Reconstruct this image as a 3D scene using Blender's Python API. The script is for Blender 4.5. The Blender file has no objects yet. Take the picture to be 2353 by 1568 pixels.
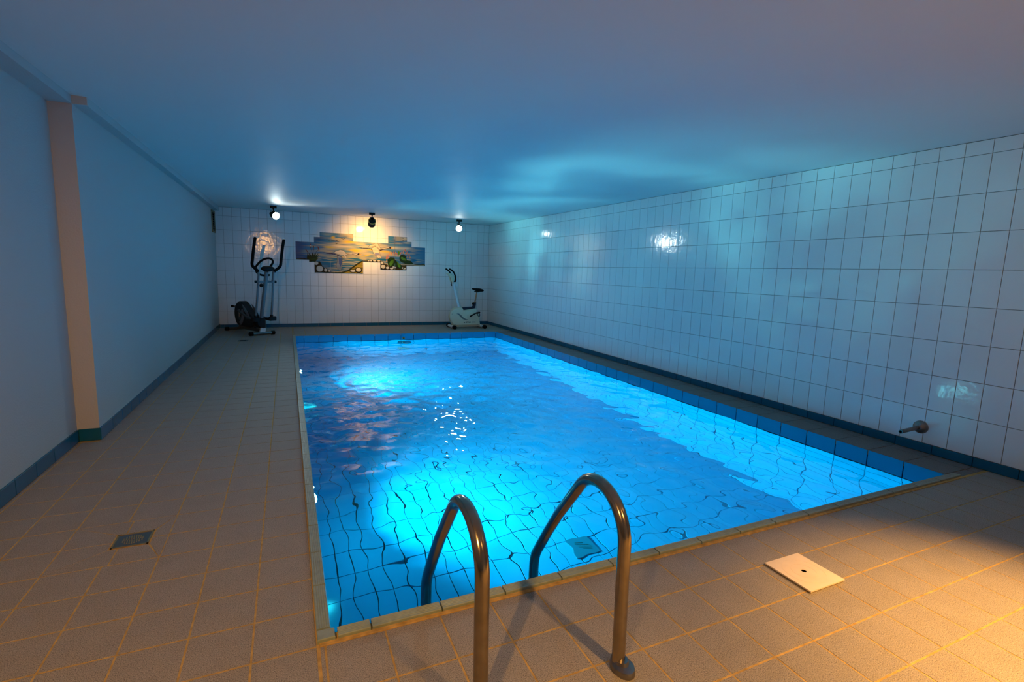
import bpy, bmesh, math, random
import numpy as np
from mathutils import Vector, Matrix

random.seed(7)
rng = np.random.default_rng(11)
S = bpy.context.scene
COL = S.collection

# ------------------------------------------------------------------ camera
CAM = Vector((-4.3929, -0.7893, 1.2656))
cr, cu, cb = (0.91182, -0.409448, 0.0306), (0.028756, 0.138025, 0.990011), (-0.409582, -0.901832, 0.137628)
cd = bpy.data.cameras.new('camera')
cam = bpy.data.objects.new('camera', cd)
COL.objects.link(cam)
cd.sensor_fit = 'HORIZONTAL'
cd.sensor_width = 36.0
cd.lens = 17.426
cd.clip_start = 0.02
cd.clip_end = 60
cam.matrix_world = Matrix(((cr[0], cu[0], cb[0], CAM.x), (cr[1], cu[1], cb[1], CAM.y), (cr[2], cu[2], cb[2], CAM.z), (0, 0, 0, 1)))
S.camera = cam

# ------------------------------------------------------------------ world, view, added warm fill behind the photographer
w = bpy.data.worlds.new('world')
S.world = w
w.use_nodes = True
w.node_tree.nodes['Background'].inputs['Color'].default_value = (0.0, 0.0, 0.0, 1)
w.node_tree.nodes['Background'].inputs['Strength'].default_value = 0.0
S.view_settings.view_transform = 'Standard'
S.view_settings.look = 'None'
S.view_settings.gamma = 1
S.view_settings.use_curve_mapping = False
S.view_settings.exposure = 0.0
S.cycles.sample_clamp_indirect = 6.0
S.cycles.blur_glossy = 0.3
S.cycles.max_bounces = 9
S.cycles.diffuse_bounces = 4
S.cycles.glossy_bounces = 3
S.cycles.transmission_bounces = 8

def spot(name, loc, target, power, colour, size_deg, blend, radius, parent=None):
    l = bpy.data.lights.new(name, 'SPOT')
    l.energy = power
    l.color = colour
    l.spot_size = math.radians(size_deg)
    l.spot_blend = blend
    l.shadow_soft_size = radius
    o = bpy.data.objects.new(name, l)
    COL.objects.link(o)
    if parent is not None:
        o.parent = parent
    o.location = loc
    d = Vector(target) - Vector(loc)
    o.rotation_euler = d.to_track_quat('-Z', 'Y').to_euler()
    return o

WARM = (1.0, 0.50, 0.13)
spot('warm_fill_spot', (-3.0, -1.5, 2.1), (-3.0, -1.2, 0.0), 430, WARM, 96, 0.8, 0.05)  # added unseen warm fill for the near ceiling and handrails, no fixture

POOL_LAMP_POWER = 210.0
POOL_BEAM = 1450.0
POOL_LAMP_COLOUR = (0.18, 0.88, 1.0)
WHITE_SPOT = 70.0
WHITE_BEAM = 38.0
DECK_BEAM_LEFT = 200.0
DECK_BEAM_RIGHT = 640.0
WARM_BULB = 60.0
WHITE_SPOT_COLOUR = (0.86, 1.0, 0.97)
MURAL_SPOT = 950.0
MURAL_SPOT_COLOUR = (1.0, 0.52, 0.11)

# ------------------------------------------------------------------ materials
def mat(name, colour, rough=0.5, metal=0.0, spec=0.5, noise=None, bump=None, extra=None, coat=0.0):
    """noise=(scale, amount, detail) colour mottling; bump=(scale, strength, distance) fine relief; both in world space"""
    m = bpy.data.materials.new(name)
    m.use_nodes = True
    nt = m.node_tree
    b = nt.nodes['Principled BSDF']
    b.inputs['Base Color'].default_value = (*colour, 1)
    b.inputs['Roughness'].default_value = rough
    b.inputs['Metallic'].default_value = metal
    b.inputs['Specular IOR Level'].default_value = spec
    b.inputs['Coat Weight'].default_value = coat
    geo = nt.nodes.new('ShaderNodeNewGeometry')
    if noise:
        n = nt.nodes.new('ShaderNodeTexNoise')
        n.inputs['Scale'].default_value = noise[0]
        n.inputs['Detail'].default_value = noise[2]
        nt.links.new(geo.outputs['Position'], n.inputs['Vector'])
        r = nt.nodes.new('ShaderNodeMapRange')
        r.inputs['From Min'].default_value = 0.3
        r.inputs['From Max'].default_value = 0.7
        r.inputs['To Min'].default_value = 1 - noise[1]
        r.inputs['To Max'].default_value = 1 + noise[1]
        nt.links.new(n.outputs['Fac'], r.inputs['Value'])
        mx = nt.nodes.new('ShaderNodeVectorMath')
        mx.operation = 'SCALE'
        mx.inputs[0].default_value = colour
        nt.links.new(r.outputs['Result'], mx.inputs['Scale'])
        nt.links.new(mx.outputs['Vector'], b.inputs['Base Color'])
    if bump:
        n = nt.nodes.new('ShaderNodeTexNoise')
        n.inputs['Scale'].default_value = bump[0]
        n.inputs['Detail'].default_value = 3
        nt.links.new(geo.outputs['Position'], n.inputs['Vector'])
        bp = nt.nodes.new('ShaderNodeBump')
        bp.inputs['Strength'].default_value = bump[1]
        bp.inputs['Distance'].default_value = bump[2]
        nt.links.new(n.outputs['Fac'], bp.inputs['Height'])
        nt.links.new(bp.outputs['Normal'], b.inputs['Normal'])
    if extra:
        extra(nt, b, geo)
    return m

def per_tile(colour, amount):
    """small brightness difference from tile to tile"""
    def f(nt, b, geo):
        oi = nt.nodes.new('ShaderNodeObjectInfo')
        r = nt.nodes.new('ShaderNodeMapRange')
        r.inputs['To Min'].default_value = 1 - amount
        r.inputs['To Max'].default_value = 1 + amount
        nt.links.new(oi.outputs['Random'], r.inputs['Value'])
        mx = nt.nodes.new('ShaderNodeVectorMath')
        mx.operation = 'SCALE'
        mx.inputs[0].default_value = colour
        nt.links.new(r.outputs['Result'], mx.inputs['Scale'])
        nt.links.new(mx.outputs['Vector'], b.inputs['Base Color'])
    return f

def speckle(nt, b, geo):
    """granite-like flecks of the non-slip deck tiles"""
    n1 = nt.nodes.new('ShaderNodeTexNoise')
    n1.inputs['Scale'].default_value = 330
    n1.inputs['Detail'].default_value = 2
    n2 = nt.nodes.new('ShaderNodeTexNoise')
    n2.inputs['Scale'].default_value = 9
    n2.inputs['Detail'].default_value = 2
    for n in (n1, n2):
        nt.links.new(geo.outputs['Position'], n.inputs['Vector'])
    cr_ = nt.nodes.new('ShaderNodeValToRGB')
    e = cr_.color_ramp.elements
    e[0].position, e[0].color = 0.33, (0.10, 0.09, 0.085, 1)
    e[1].position, e[1].color = 0.66, (0.44, 0.39, 0.335, 1)
    k = cr_.color_ramp.elements.new(0.45)
    k.color = (0.295, 0.262, 0.225, 1)
    k = cr_.color_ramp.elements.new(0.56)
    k.color = (0.33, 0.295, 0.25, 1)
    nt.links.new(n1.outputs['Fac'], cr_.inputs['Fac'])
    r = nt.nodes.new('ShaderNodeMapRange')
    r.inputs['To Min'].default_value = 0.9
    r.inputs['To Max'].default_value = 1.1
    nt.links.new(n2.outputs['Fac'], r.inputs['Value'])
    mx = nt.nodes.new('ShaderNodeVectorMath')
    mx.operation = 'SCALE'
    nt.links.new(cr_.outputs['Color'], mx.inputs[0])
    nt.links.new(r.outputs['Result'], mx.inputs['Scale'])
    nt.links.new(mx.outputs['Vector'], b.inputs['Base Color'])

def emit(name, colour, strength):
    m = bpy.data.materials.new(name)
    m.use_nodes = True
    nt = m.node_tree
    nt.nodes.clear()
    o = nt.nodes.new('ShaderNodeOutputMaterial')
    e = nt.nodes.new('ShaderNodeEmission')
    e.inputs['Color'].default_value = (*colour, 1)
    e.inputs['Strength'].default_value = strength
    nt.links.new(e.outputs[0], o.inputs['Surface'])
    return m

def water_material():
    m = bpy.data.materials.new('pool_water')
    m.use_nodes = True
    nt = m.node_tree
    b = nt.nodes['Principled BSDF']
    b.inputs['Base Color'].default_value = (1, 1, 1, 1)
    b.inputs['Roughness'].default_value = 0.0
    b.inputs['IOR'].default_value = 1.333
    b.inputs['Transmission Weight'].default_value = 1.0
    v = nt.nodes.new('ShaderNodeVolumeAbsorption')
    v.inputs['Color'].default_value = (0.0, 0.925, 0.955, 1)
    v.inputs['Density'].default_value = 1.0
    nt.links.new(v.outputs[0], nt.nodes['Material Output'].inputs['Volume'])
    return m

M = {}
M['ceiling'] = mat('ceiling_paint', (0.70, 0.70, 0.70), 0.6, spec=0.25, bump=(3.0, 0.12, 0.05))
M['plaster'] = mat('rough_plaster', (0.50, 0.50, 0.50), 0.8, spec=0.2, bump=(90, 0.5, 0.004))
M['white_tile'] = mat('white_glazed_tile', (0.84, 0.84, 0.84), 0.11, spec=0.5, bump=(12, 0.075, 0.02), extra=per_tile((0.84, 0.84, 0.84), 0.02))
M['wall_grout'] = mat('wall_grout', (0.30, 0.28, 0.255), 0.9, spec=0.1, noise=(25, 0.25, 3))
M['deck_tile'] = mat('speckled_deck_tile', (0.3, 0.26, 0.24), 0.55, spec=0.35, bump=(240, 0.55, 0.004), extra=speckle)
M['deck_grout'] = mat('ochre_grout', (0.50, 0.33, 0.12), 0.9, spec=0.1, noise=(30, 0.25, 3), bump=(150, 0.4, 0.004))
M['blue_tile'] = mat('blue_base_tile', (0.004, 0.115, 0.215), 0.2, spec=0.5, extra=per_tile((0.004, 0.115, 0.215), 0.06))
M['pool_tile'] = mat('pool_tile', (0.003, 0.29, 0.50), 0.18, spec=0.5, extra=per_tile((0.003, 0.29, 0.50), 0.05))
M['pool_grout'] = mat('pool_grout', (0.003, 0.02, 0.03), 0.9, spec=0.1)
M['coping'] = mat('celadon_coping', (0.27, 0.33, 0.27), 0.35, spec=0.5, noise=(40, 0.12, 3))
M['ledge_tile'] = mat('grey_ledge_tile', (0.17, 0.16, 0.155), 0.6, spec=0.3, noise=(240, 0.4, 2), bump=(220, 0.4, 0.003))
M['steel'] = mat('brushed_steel', (0.36, 0.30, 0.22), 0.2, metal=1.0, noise=(30, 0.12, 3))
M['dull_steel'] = mat('dull_steel', (0.26, 0.245, 0.23), 0.34, metal=1.0, noise=(30, 0.2, 3))
M['black_plastic'] = mat('black_plastic', (0.006, 0.006, 0.007), 0.5, spec=0.3)
M['black_rubber'] = mat('black_rubber', (0.004, 0.004, 0.005), 0.8, spec=0.2)
M['grey_paint'] = mat('grey_painted_steel', (0.17, 0.19, 0.21), 0.35, spec=0.5)
M['dark_grey'] = mat('dark_grey_plastic', (0.05, 0.055, 0.06), 0.5)
M['cream'] = mat('cream_plastic', (0.70, 0.67, 0.50), 0.4)
M['white_paint'] = mat('white_painted_steel', (0.72, 0.74, 0.76), 0.3)
M['navy'] = mat('navy_plastic', (0.008, 0.010, 0.03), 0.5)
M['grey_print'] = mat('grey_print', (0.15, 0.19, 0.19), 0.5)
M['cover_plate'] = mat('ivory_cover', (0.84, 0.70, 0.52), 0.45, noise=(12, 0.05, 3))
M['brass'] = mat('brass_trim', (0.45, 0.33, 0.15), 0.4, metal=0.8)
M['leak_gold'] = mat('light_leak_ring', (0.75, 0.50, 0.12), 0.35, metal=0.6)  # gold colour stands in for bulb light leaking at the back rim
M['wood'] = mat('vent_wood', (0.22, 0.17, 0.09), 0.6, noise=(40, 0.3, 3))
M['bowl_white'] = mat('lamp_ring_plastic', (0.75, 0.78, 0.80), 0.4)
M['slate_blue'] = mat('slate_blue_plate', (0.02, 0.045, 0.07), 0.35)
M['drain_grey'] = mat('drain_grey', (0.02, 0.13, 0.20), 0.35)
M['drain_plate'] = mat('drain_plate', (0.055, 0.085, 0.105), 0.3)
M['hole'] = mat('hole_shade', (0.003, 0.003, 0.003), 0.9, spec=0.0)  # near-black stands in for the shade inside holes and openings
M['water'] = water_material()
M['pool_glow'] = emit('pool_lamp_glass', POOL_LAMP_COLOUR, POOL_LAMP_POWER)
M['white_glow'] = emit('white_bulb', WHITE_SPOT_COLOUR, WHITE_SPOT)
M['amber_glow'] = emit('amber_bulb', (1.0, 0.55, 0.25), WARM_BULB)
M['warm_glow'] = emit('warm_bulb', MURAL_SPOT_COLOUR, MURAL_SPOT)

# ------------------------------------------------------------------ mesh helpers
class MB:
    def __init__(self):
        self.v, self.f, self.mi = [], [], []

    def add(self, vs, fs, mi=0):
        o = len(self.v)
        self.v += [tuple(p) for p in vs]
        self.f += [tuple(i + o for i in f) for f in fs]
        self.mi += [mi] * len(fs)
        return self

    def box(self, x0, x1, y0, y1, z0, z1, b=0.0, mi=0):
        if b <= 0:
            vs = [(x, y, z) for x in (x0, x1) for y in (y0, y1) for z in (z0, z1)]
            return self.add(vs, [(0, 1, 3, 2), (4, 6, 7, 5), (0, 4, 5, 1), (2, 3, 7, 6), (0, 2, 6, 4), (1, 5, 7, 3)], mi)
        bm = bmesh.new()
        bmesh.ops.create_cube(bm, size=1)
        for v in bm.verts:
            v.co = Vector(((x0 + x1) / 2 + v.co.x * (x1 - x0), (y0 + y1) / 2 + v.co.y * (y1 - y0), (z0 + z1) / 2 + v.co.z * (z1 - z0)))
        bmesh.ops.bevel(bm, geom=bm.edges[:], offset=b, segments=2, affect='EDGES', profile=0.5)
        return self.from_bm(bm, mi)

    def from_bm(self, bm, mi=0):
        bm.verts.index_update()
        self.add([v.co[:] for v in bm.verts], [[v.index for v in f.verts] for f in bm.faces], mi)
        bm.free()
        return self

    def obox(self, c, ax, ay, az, hx, hy, hz, b=0.0, mi=0):
        """oriented box"""
        t = MB().box(-hx, hx, -hy, hy, -hz, hz, b)
        c, ax, ay, az = Vector(c), Vector(ax).normalized(), Vector(ay).normalized(), Vector(az).normalized()
        return self.add([c + ax * p[0] + ay * p[1] + az * p[2] for p in t.v], t.f, mi)

    def tube(self, pts, r, n=12, caps=True, mi=0):
        """tube through points; r is a number or one per point"""
        P = [Vector(p) for p in pts]
        rs = r if isinstance(r, (list, tuple)) else [r] * len(P)
        rings, up = [], None
        for i, p in enumerate(P):
            t = (P[min(i + 1, len(P) - 1)] - P[max(i - 1, 0)]).normalized()
            if up is None:
                up = Vector((0, 0, 1)) if abs(t.z) < 0.9 else Vector((1, 0, 0))
            a = (up - t * up.dot(t)).normalized()
            bb = t.cross(a)
            up = a
            rings.append([p + (a * math.cos(2 * math.pi * k / n) + bb * math.sin(2 * math.pi * k / n)) * rs[i] for k in range(n)])
        vs = [q for g in rings for q in g]
        fs = [(i * n + k, i * n + (k + 1) % n, (i + 1) * n + (k + 1) % n, (i + 1) * n + k) for i in range(len(P) - 1) for k in range(n)]
        if caps:
            fs += [tuple(reversed(range(n))), tuple(range((len(P) - 1) * n, len(P) * n))]
        return self.add(vs, fs, mi)

    def lathe(self, prof, origin=(0, 0, 0), axis=(0, 0, 1), n=24, mi=0, closed=False):
        """profile of (radius, height) turned about axis"""
        o, az = Vector(origin), Vector(axis).normalized()
        ax = az.orthogonal().normalized()
        ay = az.cross(ax)
        vs, fs = [], []
        m = len(prof)
        for k in range(n):
            a = 2 * math.pi * k / n
            for r, h in prof:
                vs.append(o + (ax * math.cos(a) + ay * math.sin(a)) * r + az * h)
        for k in range(n):
            k2 = (k + 1) % n
            for j in range(m if closed else m - 1):
                j2 = (j + 1) % m
                fs.append((k * m + j, k2 * m + j, k2 * m + j2, k * m + j2))
        if not closed:
            if prof[0][0] > 1e-6:
                fs.append(tuple(k * m for k in reversed(range(n))))
            if prof[-1][0] > 1e-6:
                fs.append(tuple(k * m + m - 1 for k in range(n)))
        return self.add(vs, fs, mi)

    def slab(self, outline, a0, a1, bevel, plane='xz', mi=0):
        """rounded-edge plate: outline in plane, thickness along the third axis from a0 to a1"""
        n = len(outline)
        P = [Vector((p[0], p[1])) for p in outline]
        if sum(P[i].x * P[(i + 1) % n].y - P[(i + 1) % n].x * P[i].y for i in range(n)) < 0:
            P.reverse()
        ins = []
        for i in range(n):
            e1 = (P[i] - P[i - 1]).normalized()
            e2 = (P[(i + 1) % n] - P[i]).normalized()
            nn = Vector((-(e1 + e2).y, (e1 + e2).x))
            nn = nn.normalized() if nn.length > 1e-6 else Vector((-e1.y, e1.x))
            ins.append(P[i] + nn * bevel)
        mk = (lambda p, a: (p.x, a, p.y)) if plane == 'xz' else ((lambda p, a: (p.x, p.y, a)) if plane == 'xy' else (lambda p, a: (a, p.x, p.y)))
        vs = [mk(p, a0) for p in ins] + [mk(p, a0 + bevel) for p in P] + [mk(p, a1 - bevel) for p in P] + [mk(p, a1) for p in ins]
        fs = [tuple(range(n)), tuple(reversed(range(3 * n, 4 * n)))]
        for r in range(3):
            fs += [(r * n + i, (r + 1) * n + i, (r + 1) * n + (i + 1) % n, r * n + (i + 1) % n) for i in range(n)]
        return self.add(vs, fs, mi)

    def ball(self, c, r, sx=1, sy=1, sz=1, n=12, mi=0):
        bm = bmesh.new()
        bmesh.ops.create_uvsphere(bm, u_segments=n, v_segments=max(6, n // 2 + 2), radius=1)
        for v in bm.verts:
            v.co = Vector((c[0] + v.co.x * r * sx, c[1] + v.co.y * r * sy, c[2] + v.co.z * r * sz))
        return self.from_bm(bm, mi)

    def mesh(self, name, mats, smooth=False):
        me = bpy.data.meshes.new(name)
        me.from_pydata(self.v, [], self.f)
        for m in (mats if isinstance(mats, (list, tuple)) else [mats]):
            me.materials.append(m)
        if any(self.mi):
            me.polygons.foreach_set('material_index', self.mi)
        bm = bmesh.new()
        bm.from_mesh(me)
        bmesh.ops.recalc_face_normals(bm, faces=bm.faces[:])
        if smooth:
            for f in bm.faces:
                f.smooth = True
            for e in bm.edges:
                if len(e.link_faces) == 2 and e.calc_face_angle(0) > 0.7:
                    e.smooth = False
        bm.to_mesh(me)
        bm.free()
        return me

    def build(self, name, mats, parent=None, smooth=False, loc=None):
        return link(name, self.mesh(name, mats, smooth), parent, loc)

def link(name, me, parent=None, loc=None):
    o = bpy.data.objects.new(name, me)
    COL.objects.link(o)
    if parent is not None:
        o.parent = parent
    if loc is not None:
        o.location = loc
    return o

def tag(o, label, cat, group=None, kind=None):
    o['label'] = label
    o['category'] = cat
    if group:
        o['group'] = group
    if kind:
        o['kind'] = kind
    return o

def thing(name, label, cat, loc=(0, 0, 0), rz=0.0, group=None):
    o = bpy.data.objects.new(name, None)
    COL.objects.link(o)
    o.empty_display_size = 0.1
    o.location = loc
    o.rotation_euler = (0, 0, rz)
    return tag(o, label, cat, group)

def struct(o):
    o['kind'] = 'structure'
    return o

def smooth_path(pts, k=6):
    """Catmull-Rom through the points"""
    P = [Vector(p) for p in pts]
    P = [P[0] * 2 - P[1]] + P + [P[-1] * 2 - P[-2]]
    out = []
    for i in range(1, len(P) - 2):
        for j in range(k):
            t = j / k
            a, b, c, d = P[i - 1], P[i], P[i + 1], P[i + 2]
            out.append(0.5 * ((2 * b) + (c - a) * t + (2 * a - 5 * b + 4 * c - d) * t * t + (3 * b - a - 3 * c + d) * t ** 3))
    out.append(P[-2])
    return out

# ------------------------------------------------------------------ tiles: each one an object, the small far ones joined
RM, UM, BM_ = Vector(cr), Vector(cu), Vector(cb)
FPX = 1139.0

def shown_area(c, nrm, area):
    """how large a piece shows in the photograph (0 outside the frame or facing away)"""
    d = Vector(c) - CAM
    z = -d.dot(BM_)
    if z < 0.15:
        return 0.0
    x, y = FPX * d.dot(RM) / z, FPX * d.dot(UM) / z
    if abs(x) > 1176 + 90 or abs(y) > 784 + 90:
        return 0.0
    cosv = -Vector(nrm).dot(d.normalized())
    return max(0.0, cosv) * area * FPX * FPX / d.length_squared

_tile_cache = {}
def tile_shape(w, h, t, b):
    x, y = w / 2, h / 2
    vs = [(sx * x, sy * y, -t) for sx, sy in ((-1, -1), (1, -1), (1, 1), (-1, 1))]
    vs += [(sx * x, sy * y, -b) for sx, sy in ((-1, -1), (1, -1), (1, 1), (-1, 1))]
    vs += [(sx * (x - b), sy * (y - b), 0) for sx, sy in ((-1, -1), (1, -1), (1, 1), (-1, 1))]
    fs = [(8, 9, 10, 11)]
    for r in (0, 4):
        fs += [(r + i, r + (i + 1) % 4, r + 4 + (i + 1) % 4, r + 4 + i) for i in range(4)]
    return vs, fs

def lay_tiles(parent, material, items, name='tile', t=0.006, b=0.0012, most=300, xdir=(1, 0, 0), ydir=(0, 1, 0), jitter=0.0, stuff_name=None):
    """items: (centre, w, h). The 300 that show largest become objects, the rest one joined part."""
    xd, yd = Vector(xdir), Vector(ydir)
    nd = xd.cross(yd)
    order = sorted(range(len(items)), key=lambda i: -shown_area(items[i][0], nd, items[i][1] * items[i][2]))
    rest = MB()
    for rank, i in enumerate(order):
        c, tw, th = items[i]
        c = Vector(c)
        if rank < most and shown_area(c, nd, tw * th) > 0:
            key = (material.name, round(tw, 4), round(th, 4), t, b)
            me = _tile_cache.get(key)
            if me is None:
                vs, fs = tile_shape(tw, th, t, b)
                me = bpy.data.meshes.new(name)
                me.from_pydata(vs, [], fs)
                me.materials.append(material)
                _tile_cache[key] = me
            o = bpy.data.objects.new(name, me)
            o.parent = parent
            rx, ry = (random.uniform(-jitter, jitter) for _ in range(2))
            R = Matrix((xd, yd, nd)).transposed().to_4x4() @ Matrix.Rotation(rx, 4, 'X') @ Matrix.Rotation(ry, 4, 'Y')
            R.translation = c - parent.location
            o.matrix_basis = R
            COL.objects.link(o)
        else:
            vs, fs = tile_shape(tw, th, t, b)
            rest.add([c - parent.location + xd * p[0] + yd * p[1] + nd * p[2] for p in vs], fs)
    if rest.f:
        me = bpy.data.meshes.new(stuff_name or name + 's')
        me.from_pydata(rest.v, [], rest.f)
        me.materials.append(material)
        o = link(stuff_name or name + 's', me, parent)
        o['kind'] = 'stuff'

def spans(lines, lo, hi, gap, least=0.012):
    """(centre, size) of the tiles between joint lines clipped to lo..hi"""
    ls = [lo] + [l for l in sorted(lines) if lo + least < l < hi - least] + [hi]
    out = []
    for a, b in zip(ls, ls[1:]):
        a2 = a + (gap / 2 if a != lo else gap * 0.4)
        b2 = b - (gap / 2 if b != hi else gap * 0.4)
        if b2 - a2 > least:
            out.append(((a2 + b2) / 2, b2 - a2))
    return out

# ------------------------------------------------------------------ room shell
XL, XN, YS, YF, YB = -5.632, -5.757, 3.476, 10.384, -2.6
PX0, PX1, PY0, PY1 = -4.29, -0.37, 0.893, 8.934
TH, HB = 0.2622, 0.07

def ceil_z(x, y):
    k = -x / 5.632
    return (1 - k) * (2.255 + 0.0087 * y) + k * (2.298 + 0.0036 * y)

c = MB()
nx, ny = 10, 22
gx = [-6.0 + i * 6.3 / nx for i in range(nx + 1)]
gy = [YB - 0.2 + j * (YF + 0.5 - YB) / ny for j in range(ny + 1)]
top = [(x, y, 2.62) for y in gy for x in gx]
bot = [(x, y, ceil_z(x, y)) for y in gy for x in gx]
nv = len(bot)
fs = []
for j in range(ny):
    for i in range(nx):
        a = j * (nx + 1) + i
        q = (a, a + 1, a + nx + 2, a + nx + 1)
        fs += [tuple(reversed(q)), tuple(k + nv for k in q)]
edge = [i for i in range(nx + 1)] + [j * (nx + 1) + nx for j in range(1, ny + 1)] + [ny * (nx + 1) + i for i in range(nx - 1, -1, -1)] + [j * (nx + 1) for j in range(ny - 1, 0, -1)]
fs += [(edge[k], edge[(k + 1) % len(edge)], edge[(k + 1) % len(edge)] + nv, edge[k] + nv) for k in range(len(edge))]
c.add(bot + top, fs)
ceiling = struct(c.build('ceiling', M['ceiling'], smooth=True))

def floor_piece(mb, x0, x1, y0, y1):
    mb.box(x0, x1, y0, y1, -0.04, -0.0016)

f = MB()
floor_piece(f, -5.95, PX0 - 0.008, YB, YF + 0.1)
floor_piece(f, PX0 - 0.008, 0.1, YB, PY0 - 0.008)
floor_piece(f, PX0 - 0.008, 0.1, PY1 + 0.008, YF + 0.1)
f.box(PX1 + 0.008, 0.1, PY0 - 0.008, PY1 + 0.008, -0.04, -0.005)
floor = struct(f.build('floor', M['deck_grout']))

wall_right = struct(MB().box(0.006, 0.16, YB, YF + 0.2, -0.03, 2.5).build('wall_right', M['wall_grout']))
wall_far = struct(MB().box(-5.9, 0.006, YF + 0.006, YF + 0.16, -0.03, 2.5).build('wall_far', M['wall_grout']))
wl = MB()
wl.box(-5.95, XL, YS, YF + 0.006, -0.03, 2.5)
wl.box(-5.95, XN, YB, YS, -0.03, 2.5)
wl.box(XN, XL, YB, YS, 2.257, 2.5)
wall_left = struct(wl.build('wall_left', M['plaster']))
wall_back = struct(MB().box(-5.95, 0.16, YB - 0.15, YB, -0.03, 2.5).build('wall_back', M['plaster']))
trim = struct(MB().box(XL - 0.01, XL + 0.082, YS, YF + 0.004, 2.257, 2.42, 0.004).build('trim_1', M['plaster']))

# white wall tiles
MURAL = [(-4.222, -3.976, 1.394, 1.748), (-3.976, -3.870, 1.344, 1.748), (-3.870, -3.759, 1.134, 1.860), (-3.759, -3.095, 1.134, 1.961),
         (-3.095, -2.900, 1.134, 1.806), (-2.900, -2.534, 1.395, 1.806), (-2.534, -2.362, 1.233, 1.806), (-2.362, -1.963, 1.233, 1.961),
         (-1.963, -1.952, 1.336, 1.961), (-1.952, -1.851, 1.336, 1.856), (-1.851, -1.540, 1.336, 1.751)]
def in_mural(x, z):
    return any(a <= x <= b and c_ <= z <= d for a, b, c_, d in MURAL)
G = 0.0035
rows = [HB + TH * k for k in range(9)]
items = []
for yc, wy in spans([4.0315 - 0.155 * j for j in range(-45, 46)], YB, YF, G):
    for zc, hz in spans(rows[1:], rows[0], ceil_z(0, yc) - 0.003, G):
        items.append(((0.0, yc, zc), wy, hz))
lay_tiles(wall_right, M['white_tile'], items, 'tile', 0.0065, 0.0012, 300, (0, -1, 0), (0, 0, 1), 0.0012)
items = []
for xc, wx in spans([-5.489 + 0.1531 * k for k in range(40)], XL, 0.0, G):
    for zc, hz in spans(rows[1:], rows[0], ceil_z(xc, YF) - 0.003, G):
        if all(in_mural(xc + sx * wx / 2, zc + sz * hz / 2) for sx in (-1, 1) for sz in (-1, 1)):
            continue
        items.append(((xc, YF, zc), wx, hz))
lay_tiles(wall_far, M['white_tile'], items, 'tile', 0.0065, 0.0012, 300, (1, 0, 0), (0, 0, 1), 0.0012)

# blue baseboard tiles, each 25 cm long
def baseboard(name, items, xdir, mat_=None):
    root = bpy.data.objects.new(name, None)
    COL.objects.link(root)
    struct(root)
    lay_tiles(root, M['blue_tile'], items, 'tile', 0.012, 0.0015, 300, xdir, (0, 0, 1))
    return root

baseboard('baseboard_right', [((-0.009, yc, 0.035), wy, 0.066) for yc, wy in spans([0.9228 + 0.2467 * k for k in range(-15, 40)], YB, YF, 0.004)], (0, -1, 0))
baseboard('baseboard_far', [((xc, YF - 0.009, 0.036), wx, 0.068) for xc, wx in spans([-0.12 - 0.2467 * k for k in range(24)], XL + 0.01, -0.01, 0.004)], (1, 0, 0))
bl = baseboard('baseboard_left', [((XL + 0.009, yc, 0.045), wy, 0.086) for yc, wy in spans([YS + 0.2467 * k for k in range(1, 30)], YS - 0.009, YF, 0.004)], (0, 1, 0))
lay_tiles(bl, M['blue_tile'], [((XN + 0.009, yc, 0.045), wy, 0.086) for yc, wy in spans([YS - 0.16 - 0.2467 * k for k in range(26)], YB, YS - 0.009, 0.004)], 'tile', 0.012, 0.0015, 300, (0, 1, 0), (0, 0, 1))
lay_tiles(bl, M['blue_tile'], [(((XN + XL) / 2 + 0.006, YS - 0.009, 0.045), XL - XN - 0.006, 0.086)], 'tile', 0.012, 0.0015, 300, (1, 0, 0), (0, 0, 1))

# deck tiles
FG = 0.0065
ax_ = [-4.336 - 0.199 * n for n in range(8)]
ay_ = [0.838 + 0.2 * k for k in range(48)]
ny_ = [0.6129 - 0.1993 * k for k in range(17)]
bx_ = [-2.9203 + 0.1989 * b for b in range(-7, 15)]
DX0, DX1, DY0, DY1 = -5.146, -4.998, 1.777, 1.912      # the floor drain
items = []
for xc, wx in spans(ax_[1:], XN, -4.337, FG):
    for yc, wy in spans(ay_[1:] + ny_ + [0.838], YB, YF, FG):
        if -5.331 < xc < -4.933 and 1.638 < yc < 2.038:
            continue
        if xc - wx / 2 < XL and yc > YS:
            if xc + wx / 2 < XL + 0.02:
                continue
            x1 = xc + wx / 2
            items.append((((XL + x1) / 2, yc, 0), x1 - XL, wy))
            continue
        items.append(((xc, yc, 0), wx, wy))
for xc, wx in spans(bx_, -4.331, 0.0, FG):
    for yc, wy in spans(ny_, YB, 0.832, FG):
        items.append(((xc, yc, 0), wx, wy))
    for yc, wy in spans(ay_, PY1, YF, FG):
        items.append(((xc, yc, 0), wx, wy))
lay_tiles(floor, M['deck_tile'], items, 'tile', 0.0055, 0.0011, 300, jitter=0.0010)
ledge_y = [0.913 + 0.2465 * k for k in range(33)]
items = []
for yc, wy in spans(ledge_y, 0.85, PY1, 0.006):
    items.append(((-0.245, yc, 0), 0.246, wy))
    items.append(((-0.064, yc, 0), 0.104, wy))
lay_tiles(floor, M['ledge_tile'], items, 'ledge_tile', 0.0055, 0.0012, 300)
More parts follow.
